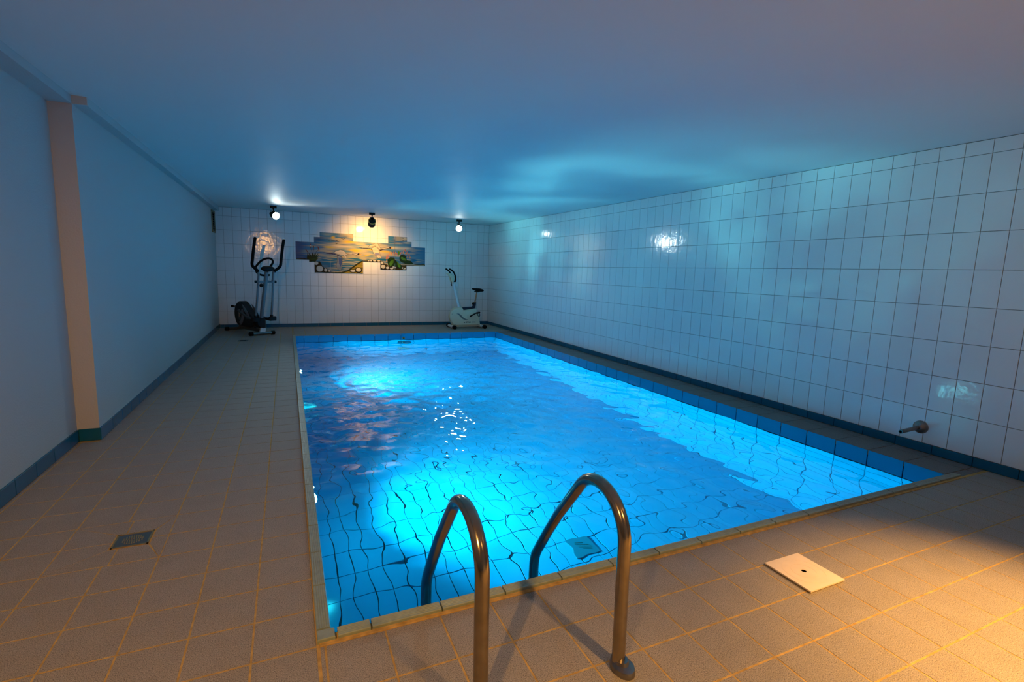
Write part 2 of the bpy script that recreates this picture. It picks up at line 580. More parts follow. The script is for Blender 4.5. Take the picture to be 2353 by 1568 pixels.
# tiles cut to the drain along the diagonals of the dip
qx, qy = -5.112, 1.838
g = FG / 2
def cut_tile(pts):
    cx_, cy_ = sum(p[0] for p in pts) / len(pts), sum(p[1] for p in pts) / len(pts)
    P = []
    for x, y in pts:
        d = Vector((cx_ - x, cy_ - y)).normalized() * g * 1.3
        P.append((x + d.x, y + d.y))
    MB().slab(P, -0.0055, 0.0, 0.0011, 'xy').build('tile', M['deck_tile'], floor)
for ex, ey, dx, dy in ((-4.933, 2.038, DX1, DY1), (-5.331, 2.038, DX0, DY1), (-4.933, 1.638, DX1, DY0), (-5.331, 1.638, DX0, DY0)):
    cut_tile([(qx, ey), (ex, ey), (dx, dy), (qx, dy)])
    cut_tile([(ex, ey), (ex, qy), (dx, qy), (dx, dy)])

# ------------------------------------------------------------------ the pool
def pool_floor_z(y):
    return -1.55 - 0.15 * (y - PY0) / (PY1 - PY0)
p = MB()
T = 0.006
za, zb = pool_floor_z(PY0), pool_floor_z(PY1)
def shell(x0, x1, y0, y1, z0a, z0b, z1a, z1b):
    vs = [(x0, y0, z0a), (x1, y0, z0a), (x1, y1, z0b), (x0, y1, z0b), (x0, y0, z1a), (x1, y0, z1a), (x1, y1, z1b), (x0, y1, z1b)]
    p.add(vs, [(3, 2, 1, 0), (4, 5, 6, 7), (0, 1, 5, 4), (1, 2, 6, 5), (2, 3, 7, 6), (3, 0, 4, 7)])
shell(PX0 - 0.12, PX1 + 0.12, PY0 - 0.12, PY1 + 0.12, -1.9, -1.9, za - T, zb - T)
p.box(PX0 - 0.12, PX0 - T, PY0 - 0.12, PY1 + 0.12, -1.9, -0.04)
p.box(PX1 + T, PX1 + 0.12, PY0 - 0.12, PY1 + 0.12, -1.9, -0.04)
p.box(PX0 - T, PX1 + T, PY0 - 0.12, PY0 - T, -1.9, -0.04)
p.box(PX0 - T, PX1 + T, PY1 + T, PY1 + 0.12, -1.9, -0.04)
pool = p.build('swimming_pool', M['pool_grout'])
tag(pool, 'long rectangular sunken pool lined with glossy blue tiles and edged by a pale ribbed coping', 'pool')

wrows = [-0.127 - 0.125 * k for k in range(13)]
PG = 0.007
vy = [0.913 + 0.2465 * k for k in range(-1, 34)]
vx = [PX1 - 0.2518 * k for k in range(1, 16)]
def wall_items(at, lines, lo, hi, axis, deep):
    band, under = [], []
    for cc, ww in spans(lines, lo, hi, PG):
        zend = pool_floor_z(cc) if axis == 'y' else deep
        for zc, hz in spans(wrows, zend, -0.001, PG):
            pos = (at, cc, zc) if axis == 'y' else (cc, at, zc)
            (band if zc > -0.127 else under).append((pos, ww, hz))
    return band, under
for at, lines, lo, hi, axis, deep, xd in ((PX1, vy, PY0, PY1, 'y', 0, (0, -1, 0)), (PY1, vx, PX0, PX1, 'x', zb, (1, 0, 0)),
                                          (PX0, vy, PY0, PY1, 'y', 0, (0, 1, 0)), (PY0, vx, PX0, PX1, 'x', za, (-1, 0, 0))):
    band, under = wall_items(at, lines, lo, hi, axis, deep)
    lay_tiles(pool, M['pool_tile'], band, 'edge_tile', 0.0065, 0.001, 100, xd, (0, 0, 1), 0.001, 'edge_tiles')
    lay_tiles(pool, M['pool_tile'], under, 'wall_tile', 0.0065, 0.001, 150, xd, (0, 0, 1), 0.001, 'wall_tiles')
ang = math.atan2(za - zb, PY1 - PY0)
items = []
for xc, wx in spans([-4.285 + 0.125 * k for k in range(1, 32)], PX0, PX1, PG):
    for yc, wy in spans([2.36 + 0.2475 * k for k in range(-6, 28)], PY0, PY1, PG):
        items.append(((xc, yc, pool_floor_z(yc)), wx, wy))
lay_tiles(pool, M['pool_tile'], items, 'floor_tile', 0.0065, 0.001, 300, (1, 0, 0), (0, math.cos(ang), -math.sin(ang)), 0.001)

# ribbed coping along the left and the near edge
def coping_profile(width, h):
    pts = [(0, -0.006), (0, h - 0.003), (0.003, h)]
    n = 5
    step = (width - 0.008) / n
    for k in range(n):
        a = 0.004 + k * step
        pts += [(a + 0.0005, h), (a + step - 0.003, h), (a + step - 0.0022, h - 0.0016), (a + step - 0.0008, h - 0.0016)]
    pts += [(width - 0.003, h), (width, h - 0.004), (width, -0.006)]
    return pts
def coping_piece(a, b, along):
    prof = coping_profile(0.046, 0.015)
    vs, m = [], len(prof)
    for e in (a, b):
        for q, z in prof:
            vs.append((-4.336 + q, e, z) if along == 'y' else (e, 0.847 + q, z))
    fs = [tuple(range(m)), tuple(range(2 * m - 1, m - 1, -1))] + [(i, (i + 1) % m, m + (i + 1) % m, m + i) for i in range(m)]
    MB().add(vs, fs).build('coping_tile', M['coping'], pool)
ls = [0.90] + [0.91 + 0.2508 * k for k in range(1, 33) if 0.91 + 0.2508 * k < PY1 - 0.03] + [PY1]
for a, b in zip(ls, ls[1:]):
    coping_piece(a + 0.003, b - 0.003, 'y')
ls = [-4.272] + [-4.157 + 0.2565 * k for k in range(0, 15)] + [-0.318]
for a, b in zip(ls, ls[1:]):
    coping_piece(a + 0.003, b - 0.003, 'x')
MB().slab([(-4.336, 0.847), (-4.278, 0.847), (-4.278, 0.893), (-4.29, 0.897), (-4.336, 0.897)], -0.006, 0.015, 0.003, 'xy').build('corner_tile', M['coping'], pool)
# grout bead at the foot of the coping
MB().slab([(-4.33, 0.831), (-0.30, 0.831), (-0.30, 0.8485), (-4.33, 0.8485)], -0.005, 0.003, 0.002, 'xy').build('grout_bead', M['deck_grout'], pool)

# water: a closed body, its surface rippled
WZ = -0.130
wx0, wx1, wy0, wy1 = PX0 - 0.003, PX1 + 0.003, PY0 - 0.003, PY1 + 0.003
NX, NY = 290, 590
X, Y = np.meshgrid(np.linspace(wx0, wx1, NX + 1), np.linspace(wy0, wy1, NY + 1))
H = np.zeros_like(X)
calm = np.clip(np.hypot((X + 3.6) / 1.6, (Y - 1.6) / 1.6), 0.35, 1.0)
mid = np.exp(-(((X + 3.1) / 1.3) ** 2 + ((Y - 4.6) / 2.2) ** 2))
for k in range(90):
    lam = float(np.exp(rng.uniform(np.log(0.16), np.log(0.75))))
    th = rng.uniform(0, 2 * math.pi)
    ph = rng.uniform(0, 2 * math.pi)
    slope = 0.0122 * (0.75 + 0.5 * rng.random()) * min(1.0, (0.34 / lam) ** 1.6)
    amp = slope * lam / (2 * math.pi)
    env = calm * (0.8 + 0.5 * mid) if lam < 0.4 else 0.8 + 0.2 * calm
    H += amp * env * np.sin(2 * math.pi / lam * (X * math.cos(th) + Y * math.sin(th)) + ph)
for k in range(40):                                # finer chop where the water is stirred most
    lam = float(np.exp(rng.uniform(np.log(0.07), np.log(0.16))))
    th = rng.uniform(0, 2 * math.pi)
    H += 0.010 * lam / (2 * math.pi) * (0.15 + mid) * np.sin(2 * math.pi / lam * (X * math.cos(th) + Y * math.sin(th)) + rng.uniform(0, 6.28))
V = np.stack([X, Y, WZ + H], -1).reshape(-1, 3)
idx = np.arange((NX + 1) * (NY + 1)).reshape(NY + 1, NX + 1)
Q = np.stack([idx[:-1, :-1], idx[:-1, 1:], idx[1:, 1:], idx[1:, :-1]], -1).reshape(-1, 4).tolist()
ring = list(idx[0, :]) + list(idx[1:, -1]) + list(idx[-1, -2::-1]) + list(idx[-2:0:-1, 0])
nb = len(V)
low = V[ring].copy()
low[:, 2] = np.array([pool_floor_z(y) for y in low[:, 1]]) - 0.003
n = len(ring)
Q += [[int(ring[i]), nb + i, nb + (i + 1) % n, int(ring[(i + 1) % n])] for i in range(n)]
Q.append([nb + i for i in range(n)][::-1])
me = bpy.data.meshes.new('pool_water')
me.from_pydata(np.vstack([V, low]).tolist(), [], Q)
me.materials.append(M['water'])
sm = np.zeros(len(me.polygons), dtype=bool)
sm[:NX * NY] = True
me.polygons.foreach_set('use_smooth', sm)
water = link('pool_water', me)
tag(water, 'clear rippling bright blue water filling the tiled pool', 'water', kind='stuff')

# underwater lamps on the left pool wall
def pool_lamp(y, label):
    t = thing('underwater_lamp', label, 'lamp', (PX0, y, -0.80), group='underwater lamps')
    MB().lathe([(0.098, 0.0), (0.145, 0.0), (0.145, 0.010), (0.128, 0.019), (0.100, 0.019)], axis=(1, 0, 0), n=32, closed=True).build('ring', M['bowl_white'], t, True)
    prof = [(0.100 * math.cos(a), 0.010 + 0.042 * math.sin(a)) for a in [math.pi / 2 * k / 6 for k in range(7)]]
    MB().lathe([(0.100, 0.002)] + prof, axis=(1, 0, 0), n=28).build('glass', M['pool_glow'], t, True)
    for k in range(4):
        a = math.pi / 4 + k * math.pi / 2
        MB().lathe([(0.006, 0.0), (0.006, 0.003), (0.0, 0.004)], (0.014, 0.134 * math.cos(a), 0.134 * math.sin(a)), (1, 0, 0), 8).build('screw', M['steel'], t)
    spot('underwater_beam', (0.075, 0, 0), (1.0, 0.22, 0.06), POOL_BEAM, POOL_LAMP_COLOUR, 136, 1.0, 0.06, t)
    return t
pool_lamp(2.92, 'glowing round underwater lamp in the left pool wall, the one close to the ladder')
pool_lamp(6.95, 'glowing round underwater lamp in the left pool wall, the one toward the far end')

# fittings
t = thing('bottom_drain', 'square slotted grey drain plate on the blue pool floor near the ladder', 'drain', (-2.335, 2.26, pool_floor_z(2.26)))
MB().box(-0.10, 0.10, -0.105, 0.105, 0.0, 0.012, 0.003).build('plate', M['drain_grey'], t)
for k in range(5):
    hw = (0.035, 0.05, 0.055, 0.05, 0.035)[k]
    MB().box(-hw, hw, -0.045 + 0.0225 * k - 0.004, -0.045 + 0.0225 * k + 0.004, 0.010, 0.014).build('slot', M['dark_grey'], t)

t = thing('jet_panel', 'dark square counter-current jet plate just under the waterline at the far pool end', 'pool jet', (-2.323, PY1, -0.385))
MB().box(-0.124, 0.124, -0.018, 0.0, -0.165, 0.165, 0.005).build('plate', M['slate_blue'], t)
MB().lathe([(0.022, 0.0), (0.045, 0.0), (0.045, 0.02), (0.03, 0.032), (0.022, 0.02)], (0, -0.016, 0.0), (0, -1, 0), 20, closed=True).build('nozzle', M['steel'], t, True)
t = thing('suction_plate', 'round grey suction cover low on the far pool wall under the jet plate', 'drain cover', (-2.324, PY1, -1.09))
MB().lathe([(0.118, 0.0), (0.118, 0.012), (0.10, 0.026), (0.0, 0.03)], axis=(0, -1, 0), n=28).build('cover', M['grey_paint'], t, True)
for k in range(6):
    a = k * math.pi / 3
    MB().lathe([(0.008, 0.024), (0.008, 0.031), (0.0, 0.031)], (0.06 * math.cos(a), 0, 0.06 * math.sin(a)), (0, -1, 0), 8).build('hole', M['hole'], t)  # dark studs stand in for the shaded holes
t = thing('control_button', 'small dark round push button on the blue tile above the far waterline', 'button', (-2.332, PY1, -0.092))
MB().lathe([(0.027, 0.0), (0.027, 0.008), (0.020, 0.014), (0.0, 0.014)], axis=(0, -1, 0), n=18).build('ring', M['brass'], t, True)
MB().lathe([(0.014, 0.013), (0.013, 0.019), (0.0, 0.020)], axis=(0, -1, 0), n=14).build('cap', M['black_plastic'], t, True)

# ------------------------------------------------------------------ pool ladder
lad = thing('pool_ladder', 'steel pool ladder with two curved handrails standing on the near pool edge', 'ladder', (-3.685, 0.385, 0.0))
RX = (-0.24, 0.24)
arc = []
cy_, cz_, R_ = 0.540 - 0.385, 0.418, 0.150
for k in range(15):
    a = math.pi - k / 14 * (math.pi - math.radians(34.8))
    arc.append((cy_ + R_ * math.cos(a), cz_ + R_ * math.sin(a)))
bend = [(0.575, 0.095), (0.592, 0.066), (0.602, 0.040), (0.607, 0.010), (0.609, -0.03)]
path = [(-0.003, 0.0), (0.0, 0.15), (0.004, 0.30)] + arc + [(0.42, 0.325), (0.50, 0.21)] + bend + [(0.610, -0.4), (0.610, -0.95)]
for sx in RX:
    MB().tube([(sx, y, z) for y, z in path], 0.0213, 20).build('handrail', M['steel'], lad, True)
    fl = MB()
    n_ = 28
    lev = [(1.0, 0.0), (1.0, 0.012), (0.93, 0.019), (0.72, 0.024), (0.62, 0.034), (0.0, 0.034)]
    vs = []
    for s_, h_ in lev:
        for k in range(n_):
            a = 2 * math.pi * k / n_
            vs.append((sx + 0.007 * s_ + 0.036 * s_ * math.cos(a), -0.004 - 0.012 * (s_ > 0.8) + 0.049 * s_ * math.sin(a), h_))
    fs = [(r * n_ + k, r * n_ + (k + 1) % n_, (r + 1) * n_ + (k + 1) % n_, (r + 1) * n_ + k) for r in range(len(lev) - 1) for k in range(n_)]
    fl.add(vs, fs).build('flange', M['dull_steel'], lad, True)
for z in (-0.36, -0.62, -0.88):
    MB().box(-0.235, 0.235, 0.575, 0.645, z - 0.012, z + 0.012, 0.004).build('step', M['steel'], lad)

# ------------------------------------------------------------------ small things on floor and walls
t = thing('floor_drain', 'square slate-blue floor drain with round slotted grate in the tiled deck near the left wall', 'drain', ((DX0 + DX1) / 2, (DY0 + DY1) / 2, 0.0))
hx, hy = (DX1 - DX0) / 2 - 0.004, (DY1 - DY0) / 2 - 0.004
fr = MB()
for a0, a1, b0, b1 in ((-hx, hx, hy - 0.007, hy), (-hx, hx, -hy, -hy + 0.007), (-hx, -hx + 0.007, -hy, hy), (hx - 0.007, hx, -hy, hy)):
    fr.box(a0, a1, b0, b1, -0.005, 0.002)
fr.build('frame', M['brass'], t)
MB().box(-hx + 0.007, hx - 0.007, -hy + 0.007, hy - 0.007, -0.005, 0.0, 0.001).build('plate', M['drain_plate'], t)
for k in range(9):
    u = -0.036 + 0.009 * k
    q = math.sqrt(max(0.0, 0.040 ** 2 - u * u))
    for s_ in (-1, 1):
        if q > 0.01:
            MB().obox((u, s_ * q * 0.52, 0.0006), (1, 0.15, 0), (-0.15, 1, 0), (0, 0, 1), 0.0022, q * 0.42, 0.001).build('slot', M['brass'], t)
t = thing('floor_drain', 'small dark floor drain in the deck in front of the black cross trainer', 'drain', (-5.095, 8.465, 0.0), group=None)
MB().box(-0.075, 0.075, -0.075, 0.075, -0.004, 0.0025, 0.001).build('plate', M['dark_grey'], t)
for k in range(5):
    MB().box(-0.045, 0.045, -0.042 + 0.02 * k, -0.034 + 0.02 * k, 0.002, 0.0032).build('slot', M['hole'], t)  # dark strips painted for the shade in the slots

t = thing('cover_plate', 'square ivory cover plate with a finger hole lying on the near tiled deck', 'cover', (-2.3735, 0.502, 0.0))
bm = bmesh.new()
hp = 0.1085
circ = [bm.verts.new((0.011 * math.cos(2 * math.pi * k / 16), 0.011 * math.sin(2 * math.pi * k / 16), 0.0125)) for k in range(16)]
circ2 = [bm.verts.new((v.co.x, v.co.y, 0.004)) for v in circ]
sq, sq2 = [], []
for k in range(16):
    a = 2 * math.pi * k / 16
    s_ = hp / max(abs(math.cos(a)), abs(math.sin(a)))
    sq.append(bm.verts.new((s_ * math.cos(a), s_ * math.sin(a), 0.0125)))
    sq2.append(bm.verts.new((s_ * math.cos(a), s_ * math.sin(a), 0.007)))
for k in range(16):
    j = (k + 1) % 16
    for A_, B_ in ((circ, sq), (sq, sq2), (circ2, circ)):
        bm.faces.new((A_[k], B_[k], B_[j], A_[j]))
bm.faces.new(circ2)
bm.faces.new(sq2[::-1])
MB().from_bm(bm).build('lid', M['cover_plate'], t)
MB().lathe([(0.0108, 0.0042), (0.0108, 0.0112)], n=16, closed=False).add([(0.0108 * math.cos(2 * math.pi * k / 16), 0.0108 * math.sin(2 * math.pi * k / 16), 0.0048) for k in range(16)], [tuple(range(16))]).build('finger_hole_shade', M['hole'], t)  # dark disc puts shade into the shallow finger recess
MB().box(-0.106, 0.106, -0.106, 0.106, 0.0, 0.0065, 0.002).build('frame', M['brass'], t)
for rr in (0.05, 0.085):
    MB().lathe([(rr, 0.0124), (rr, 0.0129), (rr + 0.0016, 0.0129), (rr + 0.0016, 0.0124)], n=40, closed=True).build('ring', M['cover_plate'], t)

t = thing('wall_spout', 'grey metal pipe spout with a domed flange sticking out of the white tiled wall', 'pipe', (0.0, 1.262, 0.187))
MB().lathe([(0.050, 0.0), (0.049, 0.010), (0.043, 0.024), (0.030, 0.036), (0.019, 0.042), (0.0, 0.042)], axis=(-1, 0, 0), n=28).build('flange', M['dull_steel'], t, True)
MB().lathe([(0.0105, 0.04), (0.0145, 0.04), (0.0145, 0.262), (0.0105, 0.262)], axis=(-1, 0, -0.04), n=20, closed=True).build('pipe', M['dull_steel'], t, True)
MB().lathe([(0.0, 0.20), (0.0104, 0.20), (0.0104, 0.21)], axis=(-1, 0, -0.04), n=16).build('bore_shade', M['hole'], t)  # dark plug imitates the shade inside the pipe

t = thing('wall_vent', 'small upright wooden vent grille on the left wall by the far corner', 'vent', (XL, 10.14, 2.03))
fr = MB()
for y0, y1, z0, z1 in ((-0.19, 0.19, 0.17, 0.2), (-0.19, 0.19, -0.2, -0.17), (-0.19, -0.16, -0.17, 0.17), (0.16, 0.19, -0.17, 0.17)):
    fr.box(0.0, 0.02, y0, y1, z0, z1)
fr.build('frame', M['wood'], t)
MB().box(0.0, 0.004, -0.16, 0.16, -0.17, 0.17).build('back', M['hole'], t)  # black sheet for the shade behind the slats
for k in range(8):
    z = -0.148 + 0.0425 * k
    MB().obox((0.011, 0, z), (1, 0, -0.8), (0, 1, 0), (0.8, 0, 1), 0.011, 0.16, 0.002).build('slat', M['dark_grey'], t)

# ------------------------------------------------------------------ ceiling spotlights
def spotlight(x, y, aim, glow, label, ring=None, rim=0.092, beam=0.0, colour=WHITE_SPOT_COLOUR, cone=100, blend=0.9, group='ceiling spotlights over the far end'):
    zc = ceil_z(x, y)
    t = thing('ceiling_spotlight', label, 'spotlight', (x, y, zc), group=group)
    MB().box(-0.055, 0.055, -0.022, 0.022, -0.042, 0.001, 0.004).build('mount', M['black_plastic'], t)
    A = Vector(aim).normalized()
    piv = Vector((0.0, 0.0, -0.105))
    c0 = piv + A * 0.0 + Vector((0, 0, -0.055))
    MB().tube([(0, 0, -0.04), (0, 0, -0.075), piv], [0.016, 0.009, 0.009], 12).build('stem', M['black_plastic'], t, True)
    MB().ball(piv, 0.015, n=14).build('joint', M['black_plastic'], t, True)
    MB().tube([piv, (piv + c0) / 2 + A * -0.02, c0 - A * 0.045], [0.010, 0.012, 0.020], 12).build('neck', M['black_plastic'], t, True)
    MB().lathe([(0.024, -0.085), (0.034, -0.085), (0.036, -0.02), (0.066, 0.0), (0.071, rim), (0.067, rim), (0.062, 0.004), (0.032, -0.016)], c0, A, 28, closed=True).build('housing', M['black_plastic'], t, True)
    if ring:
        MB().lathe([(0.062, -0.012), (0.074, -0.012), (0.074, 0.004), (0.062, 0.004)], c0, A, 32, closed=True).build('ring', M[ring], t, True)  # ring coloured to imitate light leaking round the back
    MB().lathe([(0.0, -0.03), (0.030, -0.03), (0.056, 0.028), (0.056, 0.031), (0.0, 0.031)], c0, A, 28).build('reflector', M['black_plastic'], t, True)
    MB().lathe([(0.0, 0.032), (0.055, 0.032), (0.058, 0.040), (0.045, 0.052), (0.0, 0.056)], c0, A, 28).build('bulb', M[glow], t, True)
    if beam:
        spot(glow + '_beam', c0 + A * 0.075, c0 + A, beam, colour, cone, blend, 0.03, t)
    MB().tube([piv + Vector((-0.004, 0.0, 0.005)), piv + Vector((-0.045, 0.0, 0.02)), c0 - A * 0.085], 0.003, 8).build('lamp_cord', M['black_rubber'], t, True)
    return t
spotlight(-4.59, 9.51, (0.48, -0.85, -0.28), 'white_glow', 'lit white ceiling spotlight aimed out over the pool above the cross trainer', beam=WHITE_BEAM)
spotlight(-2.844, 9.44, (0.05, 0.88, -0.48), 'warm_glow', 'black ceiling spotlight with golden light leak coloured on its back rim, throwing warm light on the mural', 'leak_gold', 0.125)
spotlight(-1.026, 9.53, (-0.31, -0.88, -0.36), 'white_glow', 'lit white ceiling spotlight aimed out over the pool above the exercise bike', beam=WHITE_BEAM * 5, cone=52)
spotlight(-5.2, -1.12, (0.6, 3.2, -2.0), 'amber_glow', 'warm ceiling spotlight mirrored in the far tiles above the cross trainer', rim=0.070, beam=DECK_BEAM_LEFT, colour=WARM, cone=84, blend=0.9, group='warm ceiling spotlights behind the camera')
spotlight(-1.3, -0.77, (-0.62, 0.52, -2.05), 'amber_glow', 'warm ceiling spotlight over the brightest patch of the near deck', rim=0.070, beam=DECK_BEAM_RIGHT, colour=WARM, cone=51, blend=1.0, group='warm ceiling spotlights behind the camera')

# ------------------------------------------------------------------ the painted tile mural: flat print held as colours on the panels
POLY={
 'sw1_body':[(-3.489,1.556),(-3.451,1.59),(-3.363,1.619),(-3.3,1.611),(-3.263,1.576),(-3.244,1.547),(-3.148,1.563),(-3.045,1.555),(-3.007,1.566),(-2.974,1.552),(-2.994,1.528),(-3.084,1.531),(-3.212,1.531),(-3.251,1.514),(-3.224,1.459),(-3.254,1.454),(-3.283,1.483),(-3.302,1.511),(-3.352,1.522),(-3.427,1.53)],
 'sw1_under':[(-3.705,1.562),(-3.638,1.549),(-3.539,1.543),(-3.477,1.541),(-3.415,1.517),(-3.353,1.486),(-3.321,1.458),(-3.39,1.488),(-3.459,1.515),(-3.552,1.524),(-3.632,1.531)],
 'sw1_neck':[(-3.251,1.514),(-3.212,1.536),(-3.084,1.539),(-3.02,1.529),(-2.988,1.525),(-3.033,1.517),(-3.11,1.522),(-3.2,1.521)],
 'sw1_wing':[(-3.425,1.5),(-3.352,1.494),(-3.318,1.458),(-3.327,1.326),(-3.334,1.247),(-3.357,1.183),(-3.395,1.195),(-3.432,1.244),(-3.448,1.289),(-3.423,1.389)],
 'sw1_wingblue':[(-3.397,1.455),(-3.328,1.458),(-3.329,1.353),(-3.356,1.26),(-3.387,1.324)],
 'sw1_head':[(-3.02,1.536),(-3.0,1.567),(-2.968,1.563),(-2.968,1.528),(-3.001,1.521)],
 'sw1_beak':[(-2.972,1.558),(-2.922,1.541),(-2.968,1.525)],
 'sw2_up':[(-2.793,1.706),(-2.73,1.756),(-2.637,1.79),(-2.584,1.79),(-2.568,1.751),(-2.525,1.692),(-2.424,1.711),(-2.329,1.734),(-2.315,1.702),(-2.464,1.675),(-2.552,1.63),(-2.585,1.689),(-2.644,1.738),(-2.717,1.713)],
 'sw2_body':[(-2.718,1.68),(-2.644,1.729),(-2.585,1.706),(-2.558,1.67),(-2.556,1.623),(-2.512,1.474),(-2.546,1.489),(-2.566,1.468),(-2.586,1.487),(-2.626,1.51),(-2.676,1.578)],
 'sw2_blue':[(-2.659,1.572),(-2.612,1.594),(-2.552,1.58),(-2.539,1.536),(-2.586,1.541),(-2.626,1.519)],
 'sw2_tail':[(-2.992,1.694),(-2.901,1.685),(-2.77,1.681),(-2.711,1.67),(-2.692,1.631),(-2.731,1.658),(-2.836,1.668),(-2.927,1.671)],
 'sw2_neck':[(-2.556,1.661),(-2.451,1.682),(-2.356,1.706),(-2.315,1.705),(-2.37,1.689),(-2.464,1.665),(-2.538,1.631)],
 'sw2_head':[(-2.342,1.725),(-2.308,1.735),(-2.288,1.717),(-2.308,1.692),(-2.342,1.695)],
 'sw2_beak':[(-2.301,1.727),(-2.261,1.71),(-2.299,1.695)],
 'bank_left':[(-3.872,1.359),(-3.765,1.363),(-3.718,1.274),(-3.67,1.197),(-3.547,1.149),(-3.472,1.138),(-3.877,1.126)],
 'bank_mid':[(-3.345,1.144),(-3.217,1.184),(-3.114,1.267),(-3.022,1.337),(-2.9,1.408),(-2.903,1.136),(-3.346,1.128)],
 'bank_edge':[(-3.547,1.146),(-3.345,1.157),(-3.217,1.198),(-3.113,1.281),(-3.022,1.35),(-2.9,1.419),(-2.9,1.395),(-3.009,1.324),(-3.101,1.254),(-3.205,1.174),(-3.32,1.135),(-3.547,1.129)],
 'bank_right':[(-2.533,1.408),(-2.466,1.383),(-2.371,1.332),(-2.165,1.339),(-2.026,1.385),(-1.815,1.372),(-1.528,1.381),(-1.527,1.318),(-1.956,1.304),(-1.956,1.221),(-2.534,1.204)],
 'bank_strip':[(-2.9,1.408),(-2.812,1.422),(-2.533,1.422),(-2.533,1.392),(-2.901,1.379)],
 'bank_l2':[(-4.227,1.416),(-4.101,1.415),(-3.976,1.413),(-3.976,1.387),(-4.227,1.387)],
 'leafclump':[(-4.018,1.418),(-4.003,1.521),(-3.968,1.471),(-3.973,1.535),(-3.926,1.473),(-3.906,1.544),(-3.884,1.487),(-3.834,1.541),(-3.848,1.476),(-3.785,1.543),(-3.824,1.464),(-3.78,1.504),(-3.812,1.439),(-3.781,1.44),(-3.825,1.4),(-3.85,1.36),(-3.971,1.349),(-3.982,1.406)],
 'lily1':[(-2.377,1.414),(-2.37,1.469),(-2.316,1.512),(-2.234,1.501),(-2.206,1.447),(-2.151,1.395),(-2.068,1.342),(-2.068,1.259),(-2.123,1.271),(-2.206,1.324),(-2.316,1.306),(-2.371,1.346)],
 'lily1b':[(-2.344,1.36),(-2.316,1.43),(-2.247,1.457),(-2.248,1.391),(-2.316,1.306)],
 'lily2':[(-2.123,1.506),(-2.095,1.562),(-2.026,1.585),(-1.97,1.539),(-1.956,1.457),(-1.871,1.446),(-1.8,1.379),(-1.956,1.374),(-2.054,1.398),(-2.109,1.437)],
 'lily2b':[(-2.095,1.493),(-2.068,1.528),(-1.984,1.483),(-1.97,1.443),(-2.04,1.454)],
 'lily3':[(-2.151,1.655),(-2.109,1.637),(-2.123,1.561),(-2.158,1.545)],
 'lily1c':[(-2.179,1.435),(-2.096,1.341),(-2.096,1.265),(-2.151,1.312)],
}
STONES= [(-3.833, 1.322, 0.039, 0.039), (-3.77, 1.207, 0.073, 0.071), (-3.655, 1.185, 0.034, 0.039), (-3.584, 1.171, 0.023, 0.023), (-3.108, 1.185, 0.062, 0.029), (-2.991, 1.207, 0.059, 0.049), (-2.779, 1.415, 0.018, 0.013), (-2.73, 1.417, 0.021, 0.016), (-2.653, 1.417, 0.04, 0.017), (-2.566, 1.42, 0.037, 0.019), (-2.495, 1.38, 0.032, 0.034), (-2.473, 1.295, 0.054, 0.044), (-2.378, 1.274, 0.036, 0.031), (-2.289, 1.263, 0.044, 0.023), (-2.248, 1.295, 0.028, 0.016), (-2.206, 1.285, 0.019, 0.016), (-2.054, 1.28, 0.023, 0.018), (-1.998, 1.268, 0.023, 0.016), (-2.026, 1.247, 0.02, 0.01)]
FLOWERS= [(-2.397, 1.522), (-2.37, 1.55), (-2.336, 1.579), (-2.288, 1.601), (-2.247, 1.617), (-2.206, 1.612), (-2.178, 1.592), (-2.233, 1.576), (-2.302, 1.567), (-2.404, 1.481), (-2.384, 1.495), (-2.357, 1.496), (-2.095, 1.603), (-2.068, 1.638), (-2.026, 1.661), (-1.984, 1.656), (-1.956, 1.63), (-2.04, 1.619), (-1.97, 1.601), (-1.998, 1.676), (-2.398, 1.427), (-1.928, 1.582), (-1.9, 1.549), (-1.886, 1.515), (-1.942, 1.54)]
CATTAILS= [(-3.94, 1.674, 0), (-3.883, 1.635, 0.1), (-3.798, 1.626, -0.4), (-4.032, 1.564, -0.9)]
CELL = 0.004
mx0, mz0 = -4.222, 1.134
MXN, MZN = 670, 207
mx = mx0 + CELL * np.arange(MXN + 1)
mz = mz0 + CELL * np.arange(MZN + 1)
GX, GZ = np.meshgrid(mx, mz)

def streaks(sx, sz, seed):
    r = np.random.default_rng(seed)
    c_ = r.normal(size=(int(0.9 / sz) + 4, int(2.8 / sx) + 4))
    u, v = (GX - mx0) / sx, (GZ - mz0) / sz
    i, j = u.astype(int), v.astype(int)
    a, b = u - i, v - j
    a, b = a * a * (3 - 2 * a), b * b * (3 - 2 * b)
    return (c_[j, i] * (1 - a) + c_[j, i + 1] * a) * (1 - b) + (c_[j + 1, i] * (1 - a) + c_[j + 1, i + 1] * a) * b

def mixc(A, B, t):
    return A * (1 - t[..., None]) + np.asarray(B) * t[..., None]

